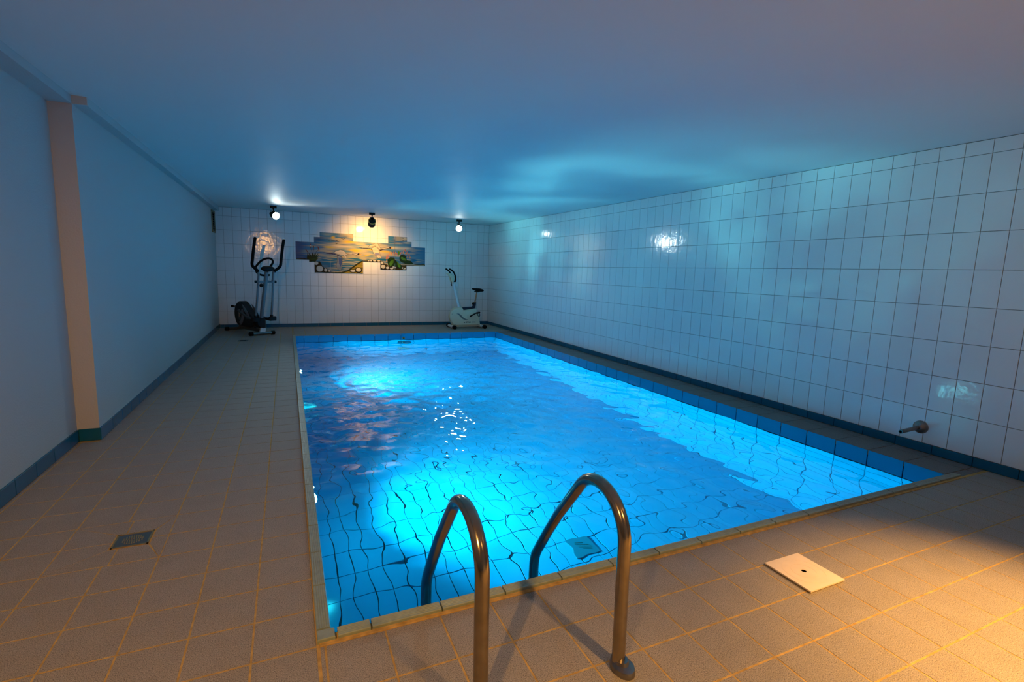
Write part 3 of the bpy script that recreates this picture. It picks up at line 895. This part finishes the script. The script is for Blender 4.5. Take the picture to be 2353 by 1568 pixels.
sm_ = lambda v: np.clip(v, 0, 1) ** 2 * (3 - 2 * np.clip(v, 0, 1))
warp = 0.018 * streaks(0.3, 0.2, 1)
n1, n2, n3 = streaks(0.30, 0.045, 2), streaks(0.16, 0.018, 3), streaks(0.11, 0.009, 4)
paint = np.zeros(GX.shape + (3,)) + np.array((0.05, 0.20, 0.33))
paint = mixc(paint, (0.015, 0.12, 0.28), sm_(0.5 + 0.6 * n1))
dist_c = np.exp(-((GX + 2.95) / 0.85) ** 2)
cream = sm_(0.05 + 0.55 * dist_c + 0.35 * n1 + 0.28 * n2)
paint = mixc(paint, (0.50, 0.41, 0.24), cream * 0.85)
yel = np.zeros_like(GX)
for cx_, cz_, rx, rz in ((-3.17, 1.79, 0.14, 0.03), (-3.06, 1.635, 0.13, 0.022), (-2.73, 1.645, 0.10, 0.016), (-2.42, 1.62, 0.14, 0.017), (-3.58, 1.66, 0.10, 0.018), (-3.5, 1.87, 0.04, 0.03), (-3.12, 1.57, 0.14, 0.012), (-2.85, 1.52, 0.16, 0.012)):
    yel = np.maximum(yel, np.exp(-(((GX - cx_) / rx) ** 2 + ((GZ - cz_ + warp) / rz) ** 2) ** 1.5))
paint = mixc(paint, (0.66, 0.43, 0.04), yel)
for cx_, cz_, rx, rz, cc_ in ((-3.35, 1.69, 0.26, 0.022, (0.62, 0.52, 0.36)), (-2.25, 1.715, 0.2, 0.028, (0.66, 0.56, 0.38)), (-1.98, 1.71, 0.14, 0.028, (0.55, 0.48, 0.38)), (-3.2, 1.94, 0.14, 0.022, (0.55, 0.47, 0.28)), (-3.62, 1.94, 0.1, 0.03, (0.25, 0.33, 0.33)), (-2.0, 1.93, 0.05, 0.035, (0.62, 0.55, 0.38)), (-1.95, 1.83, 0.08, 0.018, (0.58, 0.5, 0.34))):
    paint = mixc(paint, cc_, np.exp(-(((GX - cx_) / rx) ** 2 + ((GZ - cz_ + warp) / rz) ** 2)))
sea = sm_((1.505 - GZ) / 0.03)
seac = mixc(np.zeros_like(paint) + np.array((0.01, 0.12, 0.24)), (0.40, 0.36, 0.23), sm_(0.30 + 0.35 * (dist_c - 0.4) + 0.40 * n3 + 0.25 * n2))
paint = mixc(paint, (0, 0, 0), sea) + seac * sea[..., None]
for cx_, w_, cc_, a_ in ((-4.25, 0.34, (0.006, 0.065, 0.17), 0.92), (-1.5, 0.30, (0.03, 0.16, 0.32), 0.75)):
    paint = mixc(paint, cc_, a_ * sm_(1 - np.abs(GX - cx_) / w_))
paint = mixc(paint, (0.008, 0.09, 0.22), 0.85 * np.exp(-(((GX + 3.78) / 0.16) ** 2 + ((GZ - 1.82) / 0.05) ** 2)))
paint = mixc(paint, (0.008, 0.10, 0.22), 0.8 * np.exp(-(((GX + 3.68) / 0.2) ** 2 + ((GZ - 1.27) / 0.13) ** 2)))

def inside(poly):
    r = np.zeros(GX.shape, dtype=bool)
    n_ = len(poly)
    for i in range(n_):
        (xa, za_), (xb, zb_) = poly[i - 1], poly[i]
        if za_ != zb_:
            r ^= ((za_ > GZ) != (zb_ > GZ)) & (GX < (xb - xa) * (GZ - za_) / (zb_ - za_) + xa)
    return r
def fill(key, colour, vary=0.0):
    m_ = inside(POLY[key])
    cc_ = np.asarray(colour) * (1 + vary * n3[m_])[:, None] if vary else np.asarray(colour)
    paint[m_] = np.clip(cc_, 0, 1)
def line(pts, r, colour):
    d = np.full(GX.shape, 9.0)
    for (xa, za_), (xb, zb_) in zip(pts, pts[1:]):
        L = (xb - xa) ** 2 + (zb_ - za_) ** 2 + 1e-9
        t_ = np.clip(((GX - xa) * (xb - xa) + (GZ - za_) * (zb_ - za_)) / L, 0, 1)
        d = np.minimum(d, np.hypot(GX - xa - t_ * (xb - xa), GZ - za_ - t_ * (zb_ - za_)))
    paint[d < r] = colour
def outline(key, colour, r=0.0028):
    line(POLY[key] + [POLY[key][0]], r, colour)
for k_ in ('bank_left', 'bank_l2'):
    fill(k_, (0.012, 0.012, 0.006), 0.3)
fill('bank_mid', (0.26, 0.19, 0.025), 0.35)
fill('bank_edge', (0.03, 0.028, 0.006))
fill('bank_right', (0.05, 0.032, 0.008), 0.6)
fill('bank_strip', (0.05, 0.04, 0.012), 0.5)
for x_, z_, a_, b_ in STONES:
    d_ = ((GX - x_) / (a_ * 1.22)) ** 2 + ((GZ - z_) / (b_ * 1.22)) ** 2
    paint[d_ < 1] = (0.012, 0.010, 0.006)
    d_ = ((GX - x_) / a_) ** 2 + ((GZ - z_ - 0.1 * b_) / b_) ** 2 + 0.1 * n3
    paint[d_ < 0.8] = (0.60, 0.55, 0.42) if x_ > -3.4 else (0.42, 0.42, 0.38)
line([(-2.45, 1.375), (-2.2, 1.352), (-1.9, 1.358), (-1.56, 1.352)], 0.006, (0.42, 0.36, 0.24))
fill('leafclump', (0.018, 0.035, 0.008), 0.4)
for x_, z_, tilt in CATTAILS:
    line([(x_ - 0.0, z_ + 0.035), (x_ - 0.05 * tilt, z_ - 0.035)], 0.0075, (0.20, 0.03, 0.012))
    line([(x_, z_ - 0.03), (-3.90, 1.48)], 0.0025, (0.02, 0.03, 0.01))
paint[np.hypot(GX - CATTAILS[0][0], GZ - CATTAILS[0][1]) < 0.010] = (0.75, 0.60, 0.42)
fill('sw1_wing', (0.17, 0.21, 0.25), 0.15)
fill('sw1_wingblue', (0.05, 0.09, 0.24))
fill('sw1_body', (0.48, 0.44, 0.40), 0.12)
fill('sw1_under', (0.03, 0.03, 0.10))
fill('sw1_neck', (0.02, 0.015, 0.02))
fill('sw1_head', (0.015, 0.012, 0.02))
fill('sw1_beak', (0.75, 0.30, 0.02))
fill('sw2_up', (0.52, 0.46, 0.34), 0.1)
fill('sw2_body', (0.55, 0.48, 0.34), 0.1)
fill('sw2_blue', (0.22, 0.22, 0.36))
fill('sw2_tail', (0.05, 0.035, 0.03))
fill('sw2_neck', (0.05, 0.035, 0.035))
fill('sw2_head', (0.015, 0.012, 0.015))
fill('sw2_beak', (0.80, 0.36, 0.02))
for k_ in ('sw1_body', 'sw1_wing', 'sw2_body', 'sw2_up'):
    outline(k_, (0.10, 0.06, 0.05))
for k_ in ('lily1', 'lily2'):
    fill(k_, (0.012, 0.035, 0.006), 0.3)
for k_ in ('lily1b', 'lily2b', 'lily3', 'lily1c'):
    fill(k_, (0.075, 0.20, 0.012), 0.15)
for i_, (x_, z_) in enumerate(FLOWERS):
    line([(x_, z_ - 0.012), (x_ + 0.006, z_ + 0.012)], 0.0085, ((0.72, 0.16, 0.03), (0.62, 0.14, 0.10), (0.75, 0.26, 0.06))[i_ % 3])
for bx_0, bz_0, s_ in ((-3.58, 1.803, 0.055), (-3.46, 1.800, 0.055), (-3.40, 1.79, 0.04), (-3.30, 1.85, 0.045), (-3.43, 1.742, 0.03), (-2.04, 1.93, 0.02), (-2.04, 1.885, 0.02)):
    line([(bx_0 - s_, bz_0 + 0.008), (bx_0 - s_ / 2, bz_0 + 0.010), (bx_0, bz_0 - 0.004), (bx_0 + s_ / 2, bz_0 + 0.010), (bx_0 + s_, bz_0 + 0.004)], 0.0034, (0.05, 0.03, 0.012))

def painted(nt, b, geo):
    a = nt.nodes.new('ShaderNodeAttribute')
    a.attribute_name = 'paint'
    nt.links.new(a.outputs['Color'], b.inputs['Base Color'])
M['painted'] = mat('painted_glaze', (0.3, 0.3, 0.3), 0.14, spec=0.5, extra=painted)

mur = thing('tile_mural', 'stepped painted tile mural of two flying swans over a lake on the far wall', 'mural', (0.0, YF, 0.0))
mxc, mzc = (mx[:-1] + mx[1:]) / 2, (mz[:-1] + mz[1:]) / 2
on = np.zeros((MZN, MXN), dtype=bool)
for a, b, c_, d in MURAL:
    on |= ((mzc >= c_) & (mzc <= d))[:, None] & ((mxc >= a) & (mxc <= b))[None, :]
cuts = [-9.0, -3.553, -2.899, -2.216, 9.0]
for lo, hi in zip(cuts, cuts[1:]):
    sel = on & ((mxc > lo) & (mxc < hi))[None, :]
    used, vs, cs, fs = {}, [], [], []
    def vid(r_, c2, back=False):
        k_ = (r_, c2, back)
        if k_ not in used:
            used[k_] = len(vs)
            inset = 0.0012 if not back else 0.0
            vs.append((mx[c2], 0.0 if back else -0.0075, mz[r_]))
            cs.append((*paint[r_, c2], 1.0))
        return used[k_]
    for r_, c2 in zip(*np.nonzero(sel)):
        fs.append((vid(r_, c2), vid(r_, c2 + 1), vid(r_ + 1, c2 + 1), vid(r_ + 1, c2)))
        for dr, dc, A_, B_ in ((-1, 0, (0, 0), (0, 1)), (1, 0, (1, 1), (1, 0)), (0, -1, (1, 0), (0, 0)), (0, 1, (0, 1), (1, 1))):
            r3, c3 = r_ + dr, c2 + dc
            if not (0 <= r3 < MZN and 0 <= c3 < MXN and sel[r3, c3]):
                pa, pb = (r_ + A_[0], c2 + A_[1]), (r_ + B_[0], c2 + B_[1])
                fs.append((vid(*pa), vid(*pa, True), vid(*pb, True), vid(*pb)))
    me = bpy.data.meshes.new('panel')
    V_ = np.array(vs)
    mid_x = 0.5 * (V_[:, 0].min() + V_[:, 0].max())
    V_[:, 0] = mid_x + (V_[:, 0] - mid_x) * (1 - 0.0012 / (V_[:, 0].max() - V_[:, 0].min()))
    me.from_pydata(V_.tolist(), [], fs)
    at = me.color_attributes.new('paint', 'FLOAT_COLOR', 'POINT')
    at.data.foreach_set('color', np.array(cs, dtype=np.float32).ravel())
    me.materials.append(M['painted'])
    link('panel', me, mur)

# ------------------------------------------------------------------ cross trainer (local x = across, y = back, z = up)
tr = thing('cross_trainer', 'black and grey elliptical cross trainer standing in the far left corner', 'exercise machine', (-4.835, 9.135, 0.0), math.atan2(0.42, 0.91))
def stabiliser(parent, y, half, rod, z=0.036):
    st = MB().tube([(-half, y, z), (half, y, z)], 0.027, 16).build('stabiliser', rod, parent, True)
    for s_ in (-1, 1):
        MB().tube([(s_ * (half - 0.03), y, z), (s_ * (half + 0.028), y, z), (s_ * (half + 0.034), y, z)], [0.0355, 0.0355, 0.026], 16).build('end_cap', M['black_rubber'], st, True)
stabiliser(tr, 0.0, 0.19, M['dull_steel'])
stabiliser(tr, 0.98, 0.24, M['dark_grey'])
MB().tube([(0, 0.02, 0.075), (0, 0.35, 0.075), (0, 0.98, 0.062)], 0.034, 12).build('main_frame', M['dark_grey'], tr, True)
MB().slab([(-0.04, 0.058), (0.05, 0.058), (0.062, 0.10), (0.05, 0.15), (-0.02, 0.15)], -0.022, 0.03, 0.006).build('front_bracket', M['white_paint'], tr)  # white colour stands in for the glint on this bracket
MB().slab([(-0.10, 0.31), (-0.06, 0.325), (0.055, 0.32), (0.065, 0.25), (0.060, 0.125), (0.02, 0.115), (-0.05, 0.14), (-0.10, 0.20)], -0.03, 0.14, 0.02).build('mast_boot', M['black_plastic'], tr, True)
mast = [(0, 0.03, 0.16), (0, 0.015, 0.30), (0, -0.10, 0.62), (0, -0.20, 0.90), (0, -0.276, 1.14)]
MB().tube(smooth_path(mast), 0.0335, 16).build('mast', M['grey_paint'], tr, True)
bar_y = -0.225
MB().tube([(-0.150, bar_y, 0.968), (0.150, bar_y, 0.968)], 0.020, 14).build('pivot_bar', M['grey_paint'], tr, True)
for s_ in (-1, 1):
    MB().tube([(s_ * 0.150, bar_y, 0.968), (s_ * 0.180, bar_y, 0.968)], 0.023, 14).build('pivot_cap', M['black_plastic'], tr, True)
    low = [(s_ * 0.137, -0.095, 0.36), (s_ * 0.133, -0.15, 0.58), (s_ * 0.128, -0.205, 0.84), (s_ * 0.124, -0.25, 1.09), (s_ * 0.135, -0.265, 1.15)]
    MB().tube(smooth_path(low), 0.0185, 14).build('swing_arm', M['grey_paint'], tr, True)
    up_ = [(s_ * 0.134, -0.263, 1.145), (s_ * 0.165, -0.27, 1.175), (s_ * 0.222, -0.28, 1.225), (s_ * 0.241, -0.29, 1.27), (s_ * 0.240, -0.32, 1.36), (s_ * 0.239, -0.38, 1.54), (s_ * 0.238, -0.45, 1.70)]
    MB().tube(smooth_path(up_) + [Vector((s_ * 0.238, -0.454, 1.712))], [0.0245] * (6 * (len(up_) - 1) + 1) + [0.015], 14).build('grip', M['black_rubber'], tr, True)
    MB().tube([(s_ * 0.137, -0.088, 0.285), (s_ * 0.137, -0.096, 0.375)], 0.026, 12).build('arm_socket', M['black_plastic'], tr, True)
    zc_ = 0.40 if s_ < 0 else 0.19
    MB().tube([(s_ * 0.137, -0.09, 0.29), (s_ * 0.137, 0.25, 0.30), (s_ * 0.118, 0.72, zc_)], 0.021, 12).build('pedal_arm', M['dark_grey'], tr, True)
    MB().slab([(-0.13, 0.265), (0.17, 0.275), (0.18, 0.30), (0.10, 0.31), (-0.05, 0.315), (-0.11, 0.345), (-0.14, 0.33)], s_ * 0.145 - 0.062, s_ * 0.145 + 0.062, 0.01, 'yz').build('foot_plate', M['black_plastic'], tr, True)
    MB().tube([(s_ * 0.085, 0.72, 0.30), (s_ * 0.100, 0.72, 0.30)], 0.02, 12).build('crank_axle', M['steel'], tr, True)
    MB().obox((s_ * 0.104, 0.72, (0.30 + zc_) / 2), (1, 0, 0), (0, 1, 0), (0, 0, 1), 0.008, 0.018, abs(zc_ - 0.30) / 2 + 0.018, 0.004).build('crank', M['dull_steel'], tr)
ring = [(-0.02, -0.255, 1.075), (-0.075, -0.22, 1.085), (-0.120, -0.18, 1.12), (-0.138, -0.17, 1.20), (-0.105, -0.20, 1.275), (-0.045, -0.25, 1.345), (0.020, -0.29, 1.372), (0.080, -0.30, 1.362), (0.108, -0.29, 1.315), (0.090, -0.27, 1.26), (0.068, -0.265, 1.235)]
MB().tube(smooth_path(ring), 0.0175, 12).build('fixed_handlebar', M['black_rubber'], tr, True)
MB().tube([(0.02, -0.25, 1.075), (0.065, -0.22, 1.085)], 0.0185, 12).build('bar_stub', M['black_rubber'], tr, True)
cons = MB().ball((0.022, -0.275, 1.195), 1.0, 0.118, 0.055, 0.052, 20).build('console', M['black_plastic'], tr, True)
MB().obox((0.022, -0.222, 1.205), (1, 0, 0), (0, 0.3, 1), (0, 1, -0.3), 0.06, 0.03, 0.003, 0.002).build('screen', M['dark_grey'], cons)
MB().ball((-0.066, -0.205, 0.905), 0.033, n=14).build('tension_knob', M['black_plastic'], tr, True)
MB().tube([(-0.05, -0.205, 0.912), (-0.02, -0.2, 0.915)], 0.010, 10).build('knob_stem', M['black_plastic'], tr, True)
MB().tube(smooth_path([(0.105, -0.27, 1.16), (0.098, -0.27, 1.08), (0.086, -0.265, 0.99), (0.060, -0.25, 0.975), (0.03, -0.23, 1.0)]), 0.004, 8).build('sensor_cable', M['slate_blue'], tr, True)
hs = [(0.155, 0.255), (0.155, 0.155), (0.40, 0.105), (0.62, 0.10)] + [(0.80 + 0.245 * math.cos(a), 0.325 + 0.245 * math.sin(a)) for a in [math.radians(-90 + 10 * k) for k in range(2, 22)]] + [(0.47, 0.41), (0.29, 0.32)]
hou = MB().slab(hs, -0.082, 0.082, 0.03, 'yz').build('flywheel_housing', M['black_plastic'], tr, True)
for s_ in (-1, 1):
    a0, a1 = (s_ * 0.0815, s_ * 0.0875)
    lo_, hi_ = min(a0, a1), max(a0, a1)
    arc1 = [(0.80 + 0.225 * math.cos(a), 0.33 + 0.215 * math.sin(a)) for a in [math.radians(150 + 12 * k) for k in range(10)]]
    arc2 = [(0.83 + 0.165 * math.cos(a), 0.335 + 0.155 * math.sin(a)) for a in [math.radians(258 - 12 * k) for k in range(10)]]
    MB().slab(arc1 + arc2, lo_, hi_, 0.002, 'yz').build('side_trim', M['grey_paint'], hou)
    MB().slab([(0.40, 0.405), (0.56, 0.50), (0.63, 0.52), (0.54, 0.40), (0.36, 0.30), (0.27, 0.275)], lo_, hi_, 0.002, 'yz').build('side_trim', M['grey_paint'], hou)
    MB().lathe([(0.085, 0.0), (0.085, 0.006), (0.0, 0.010)], (s_ * 0.081, 0.76, 0.30), (s_, 0, 0), 24).build('hub_cover', M['dark_grey'], hou, True)
MB().tube([(-0.07, 0.95, 0.46), (-0.13, 0.95, 0.465)], 0.014, 12).build('rear_handle', M['dark_grey'], tr, True)
MB().tube([(-0.12, 0.95, 0.465), (-0.16, 0.95, 0.467)], 0.022, 12).build('handle_grip', M['black_rubber'], tr, True)

# ------------------------------------------------------------------ exercise bike (seen from its side; local x along the wall, y back)
bk = thing('exercise_bike', 'cream and white upright exercise bike with black saddle in the far right corner', 'exercise machine', (-0.80, 9.66, 0.0))
def bx(x):
    return x + 0.80
MB().slab([(bx(x), z) for x, z in [(-1.112, 0.085), (-1.155, 0.15), (-1.185, 0.25), (-1.172, 0.34), (-1.125, 0.41), (-1.06, 0.45), (-0.985, 0.465), (-0.90, 0.455), (-0.865, 0.398), (-0.60, 0.437), (-0.565, 0.425), (-0.53, 0.33), (-0.492, 0.20), (-0.475, 0.08), (-0.50, 0.06), (-1.08, 0.06)]], -0.075, 0.075, 0.022).build('housing', M['cream'], bk, True)
hb = bk.children[0]
MB().slab([(bx(x), z) for x, z in [(-1.04, 0.325), (-1.00, 0.335), (-0.955, 0.32), (-0.91, 0.275), (-0.87, 0.235), (-0.82, 0.205), (-0.765, 0.195), (-0.765, 0.187), (-0.835, 0.188), (-0.895, 0.21), (-0.94, 0.25), (-0.975, 0.29), (-1.005, 0.312)]], -0.0775, -0.072, 0.0012).build('swoosh_print', M['grey_print'], hb)
def words_on(txt, x, z, size, m, name):
    cu_ = bpy.data.curves.new(name, 'FONT')
    cu_.body = txt
    cu_.size = size
    cu_.extrude = 0.0012
    cu_.offset = 0.0016
    o_ = bpy.data.objects.new(name, cu_)
    me_ = bpy.data.meshes.new_from_object(o_)
    bpy.data.objects.remove(o_)
    me_.materials.clear()
    me_.materials.append(m)
    q_ = link(name, me_, hb, (x, -0.0765, z))
    q_.rotation_euler = (math.pi / 2, 0, 0)
    q_.scale = (1.0, 1.0, 1.0)
    return q_
words_on('KETTLER', bx(-0.826), 0.126, 0.031, M['black_plastic'], 'lettering')
MB().lathe([(0.011, 0.0), (0.011, 0.003), (0.0, 0.003)], (bx(-0.852), -0.0748, 0.130), (0, -1, 0), 14).build('emblem', M['black_plastic'], hb)
for k in range(6):
    MB().box(bx(-0.680) + 0.0155 * k, bx(-0.680) + 0.0155 * k + 0.011, -0.0765, -0.074, 0.127, 0.148, 0.0006).build('faint_print', M['grey_print'], hb)
for x, z in ((-1.137, 0.32), (-1.06, 0.082), (-0.545, 0.082)):
    MB().lathe([(0.006, 0.0), (0.006, 0.004), (0.0, 0.005)], (bx(x), -0.0745, z), (0, -1, 0), 10).build('screw', M['dark_grey'], hb)
MB().box(bx(-1.12), bx(-0.46), -0.045, 0.045, 0.035, 0.068, 0.008).build('base_rail', M['cream'], bk)
def bike_foot(x, half, cap_r, name):
    st = MB().tube([(bx(x), -half, 0.040), (bx(x), half, 0.040)], 0.030, 16).build(name, M['white_paint'], bk, True)
    for s_ in (-1, 1):
        MB().tube([(bx(x), s_ * (half - 0.045), cap_r + 0.001), (bx(x), s_ * (half + 0.022), cap_r + 0.001), (bx(x), s_ * (half + 0.03), cap_r + 0.001)], [cap_r, cap_r, cap_r * 0.75], 18).build('end_cap', M['black_rubber'], st, True)
bike_foot(-1.125, 0.235, 0.043, 'front_foot')
bike_foot(-0.43, 0.235, 0.043, 'rear_foot')
MB().tube([(bx(-0.47), 0, 0.05), (bx(-0.43), 0, 0.042)], 0.032, 12).build('rear_arm', M['white_paint'], bk, True)
MB().tube([(bx(-0.955), 0, 0.44), (bx(-1.025), 0, 0.70), (bx(-1.085), 0, 0.93), (bx(-1.10), 0, 0.99)], 0.0265, 16).build('mast', M['white_paint'], bk, True)
MB().lathe([(0.031, 0.0), (0.031, 0.012), (0.022, 0.016), (0.0, 0.016)], (bx(-1.035), -0.045, 0.957), (0, -1, 0), 18).build('dial', M['white_paint'], bk, True)
MB().lathe([(0.022, 0.0), (0.022, 0.006), (0.0, 0.008)], (bx(-1.035), -0.060, 0.957), (0, -1, 0), 16).build('dial_face', M['bowl_white'], bk, True)
MB().lathe([(0.014, -0.02), (0.017, 0.03), (0.017, 0.06), (0.0, 0.062)], (bx(-1.105), -0.02, 0.965), (0, -1, 0), 14).build('clamp_bolt', M['white_paint'], bk, True)
MB().tube([(bx(-1.145), -0.03, 0.93), (bx(-1.152), -0.03, 0.975)], 0.012, 10).build('clamp_lever', M['black_plastic'], bk, True)
MB().tube(smooth_path([(bx(-1.145), -0.03, 0.97), (bx(-1.155), -0.03, 1.04), (bx(-1.175), -0.02, 1.11)]), 0.006, 8).build('cable', M['black_rubber'], bk, True)
con = MB().slab([(bx(x), z) for x, z in [(-1.262, 1.205), (-1.215, 1.212), (-1.15, 1.185), (-1.075, 1.13), (-1.065, 1.10), (-1.085, 1.06), (-1.115, 1.00), (-1.14, 0.99), (-1.155, 1.04), (-1.18, 1.12), (-1.215, 1.165)]], -0.085, 0.085, 0.018).build('console', M['cream'], bk, True)
MB().slab([(bx(x), z) for x, z in [(-1.205, 1.185), (-1.15, 1.165), (-1.09, 1.12), (-1.085, 1.127), (-1.145, 1.175), (-1.203, 1.195)]], -0.055, 0.055, 0.002).build('screen', M['grey_print'], con)
for s_ in (-1, 1):
    hp_ = [(bx(-1.095), s_ * 0.02, 1.035), (bx(-1.085), s_ * 0.09, 1.03), (bx(-1.085), s_ * 0.13, 1.045), (bx(-1.088), s_ * 0.14, 1.09), (bx(-1.108), s_ * 0.145, 1.17), (bx(-1.145), s_ * 0.145, 1.235), (bx(-1.195), s_ * 0.135, 1.275), (bx(-1.232), s_ * 0.125, 1.292)]
    MB().tube(smooth_path(hp_), 0.0175, 12).build('handlebar', M['black_rubber'], bk, True)
MB().slab([(bx(x), z) for x, z in [(-0.895, 0.462), (-0.865, 0.402), (-0.60, 0.438), (-0.575, 0.50), (-0.565, 0.575), (-0.615, 0.572), (-0.63, 0.50), (-0.655, 0.475)]], -0.035, 0.035, 0.008).build('seat_frame', M['navy'], bk, True)
MB().tube([(bx(-0.592), 0, 0.55), (bx(-0.545), 0, 0.80)], 0.0165, 14).build('seat_post', M['steel'], bk, True)
MB().tube([(bx(-0.62), -0.02, 0.545), (bx(-0.655), -0.03, 0.545)], 0.024, 14).build('seat_knob', M['black_plastic'], bk, True)
sad = bmesh.new()
bmesh.ops.create_uvsphere(sad, u_segments=24, v_segments=14, radius=1)
for v in sad.verts:
    u_ = v.co.x
    wide = 0.035 + 0.075 * max(0.0, (u_ + 0.55) / 1.55) ** 1.3
    thick = 0.028 + 0.018 * max(0.0, (u_ + 0.6) / 1.6)
    v.co = Vector((bx(-0.528) + 0.142 * u_, wide * v.co.y / max(0.35, math.sqrt(max(0.12, 1 - u_ * u_))) * math.sqrt(max(0.0, 1 - u_ ** 4)), 0.848 - 0.012 * u_ + thick * v.co.z + 0.012 * max(0, -u_)))
MB().from_bm(sad).build('saddle', M['black_rubber'], bk, True)
MB().box(bx(-0.60), bx(-0.49), -0.03, 0.03, 0.795, 0.825, 0.008).build('saddle_clamp', M['black_plastic'], bk)
for s_ in (-1, 1):
    MB().lathe([(0.052, 0.0), (0.052, 0.010), (0.030, 0.016), (0.0, 0.016)], (bx(-0.735), s_ * 0.074, 0.262), (0, s_, 0), 22).build('crank_cover', M['cream'], bk, True)
    e = Vector((0.165, 0, 0.088)) * (1 if s_ < 0 else -1)
    c1 = Vector((bx(-0.735), s_ * 0.098, 0.262))
    MB().tube([c1, c1 + e], [0.017, 0.013], 12).build('crank_arm', M['black_plastic'], bk, True)
    pe = c1 + e + Vector((0.005, s_ * 0.05, 0.0))
    pd = MB().obox(pe, (1, 0, 0.3), (0, 1, 0), (-0.3, 0, 1), 0.045, 0.04, 0.013, 0.005).build('pedal', M['black_plastic'], bk)
    MB().tube(smooth_path([pe + Vector((-0.02, s_ * 0.02, -0.012)), pe + Vector((-0.01, s_ * 0.025, -0.055)), pe + Vector((0.02, s_ * 0.03, -0.082)), pe + Vector((0.035, s_ * 0.03, -0.05)), pe + Vector((0.03, s_ * 0.02, -0.005))]), 0.006, 8).build('strap', M['black_rubber'], pd, True)

# ------------------------------------------------------------------ light from the underwater lamps leaves the pool through the rippled surface
for o in S.objects:
    if o.type == 'MESH' and o is not water:
        o.cycles.is_caustics_receiver = True
water.cycles.is_caustics_caster = True
for l in bpy.data.lights:
    l.cycles.is_caustics_light = l.name.startswith('underwater_beam') or l.name.startswith('white_glow_beam') and l.energy > 100
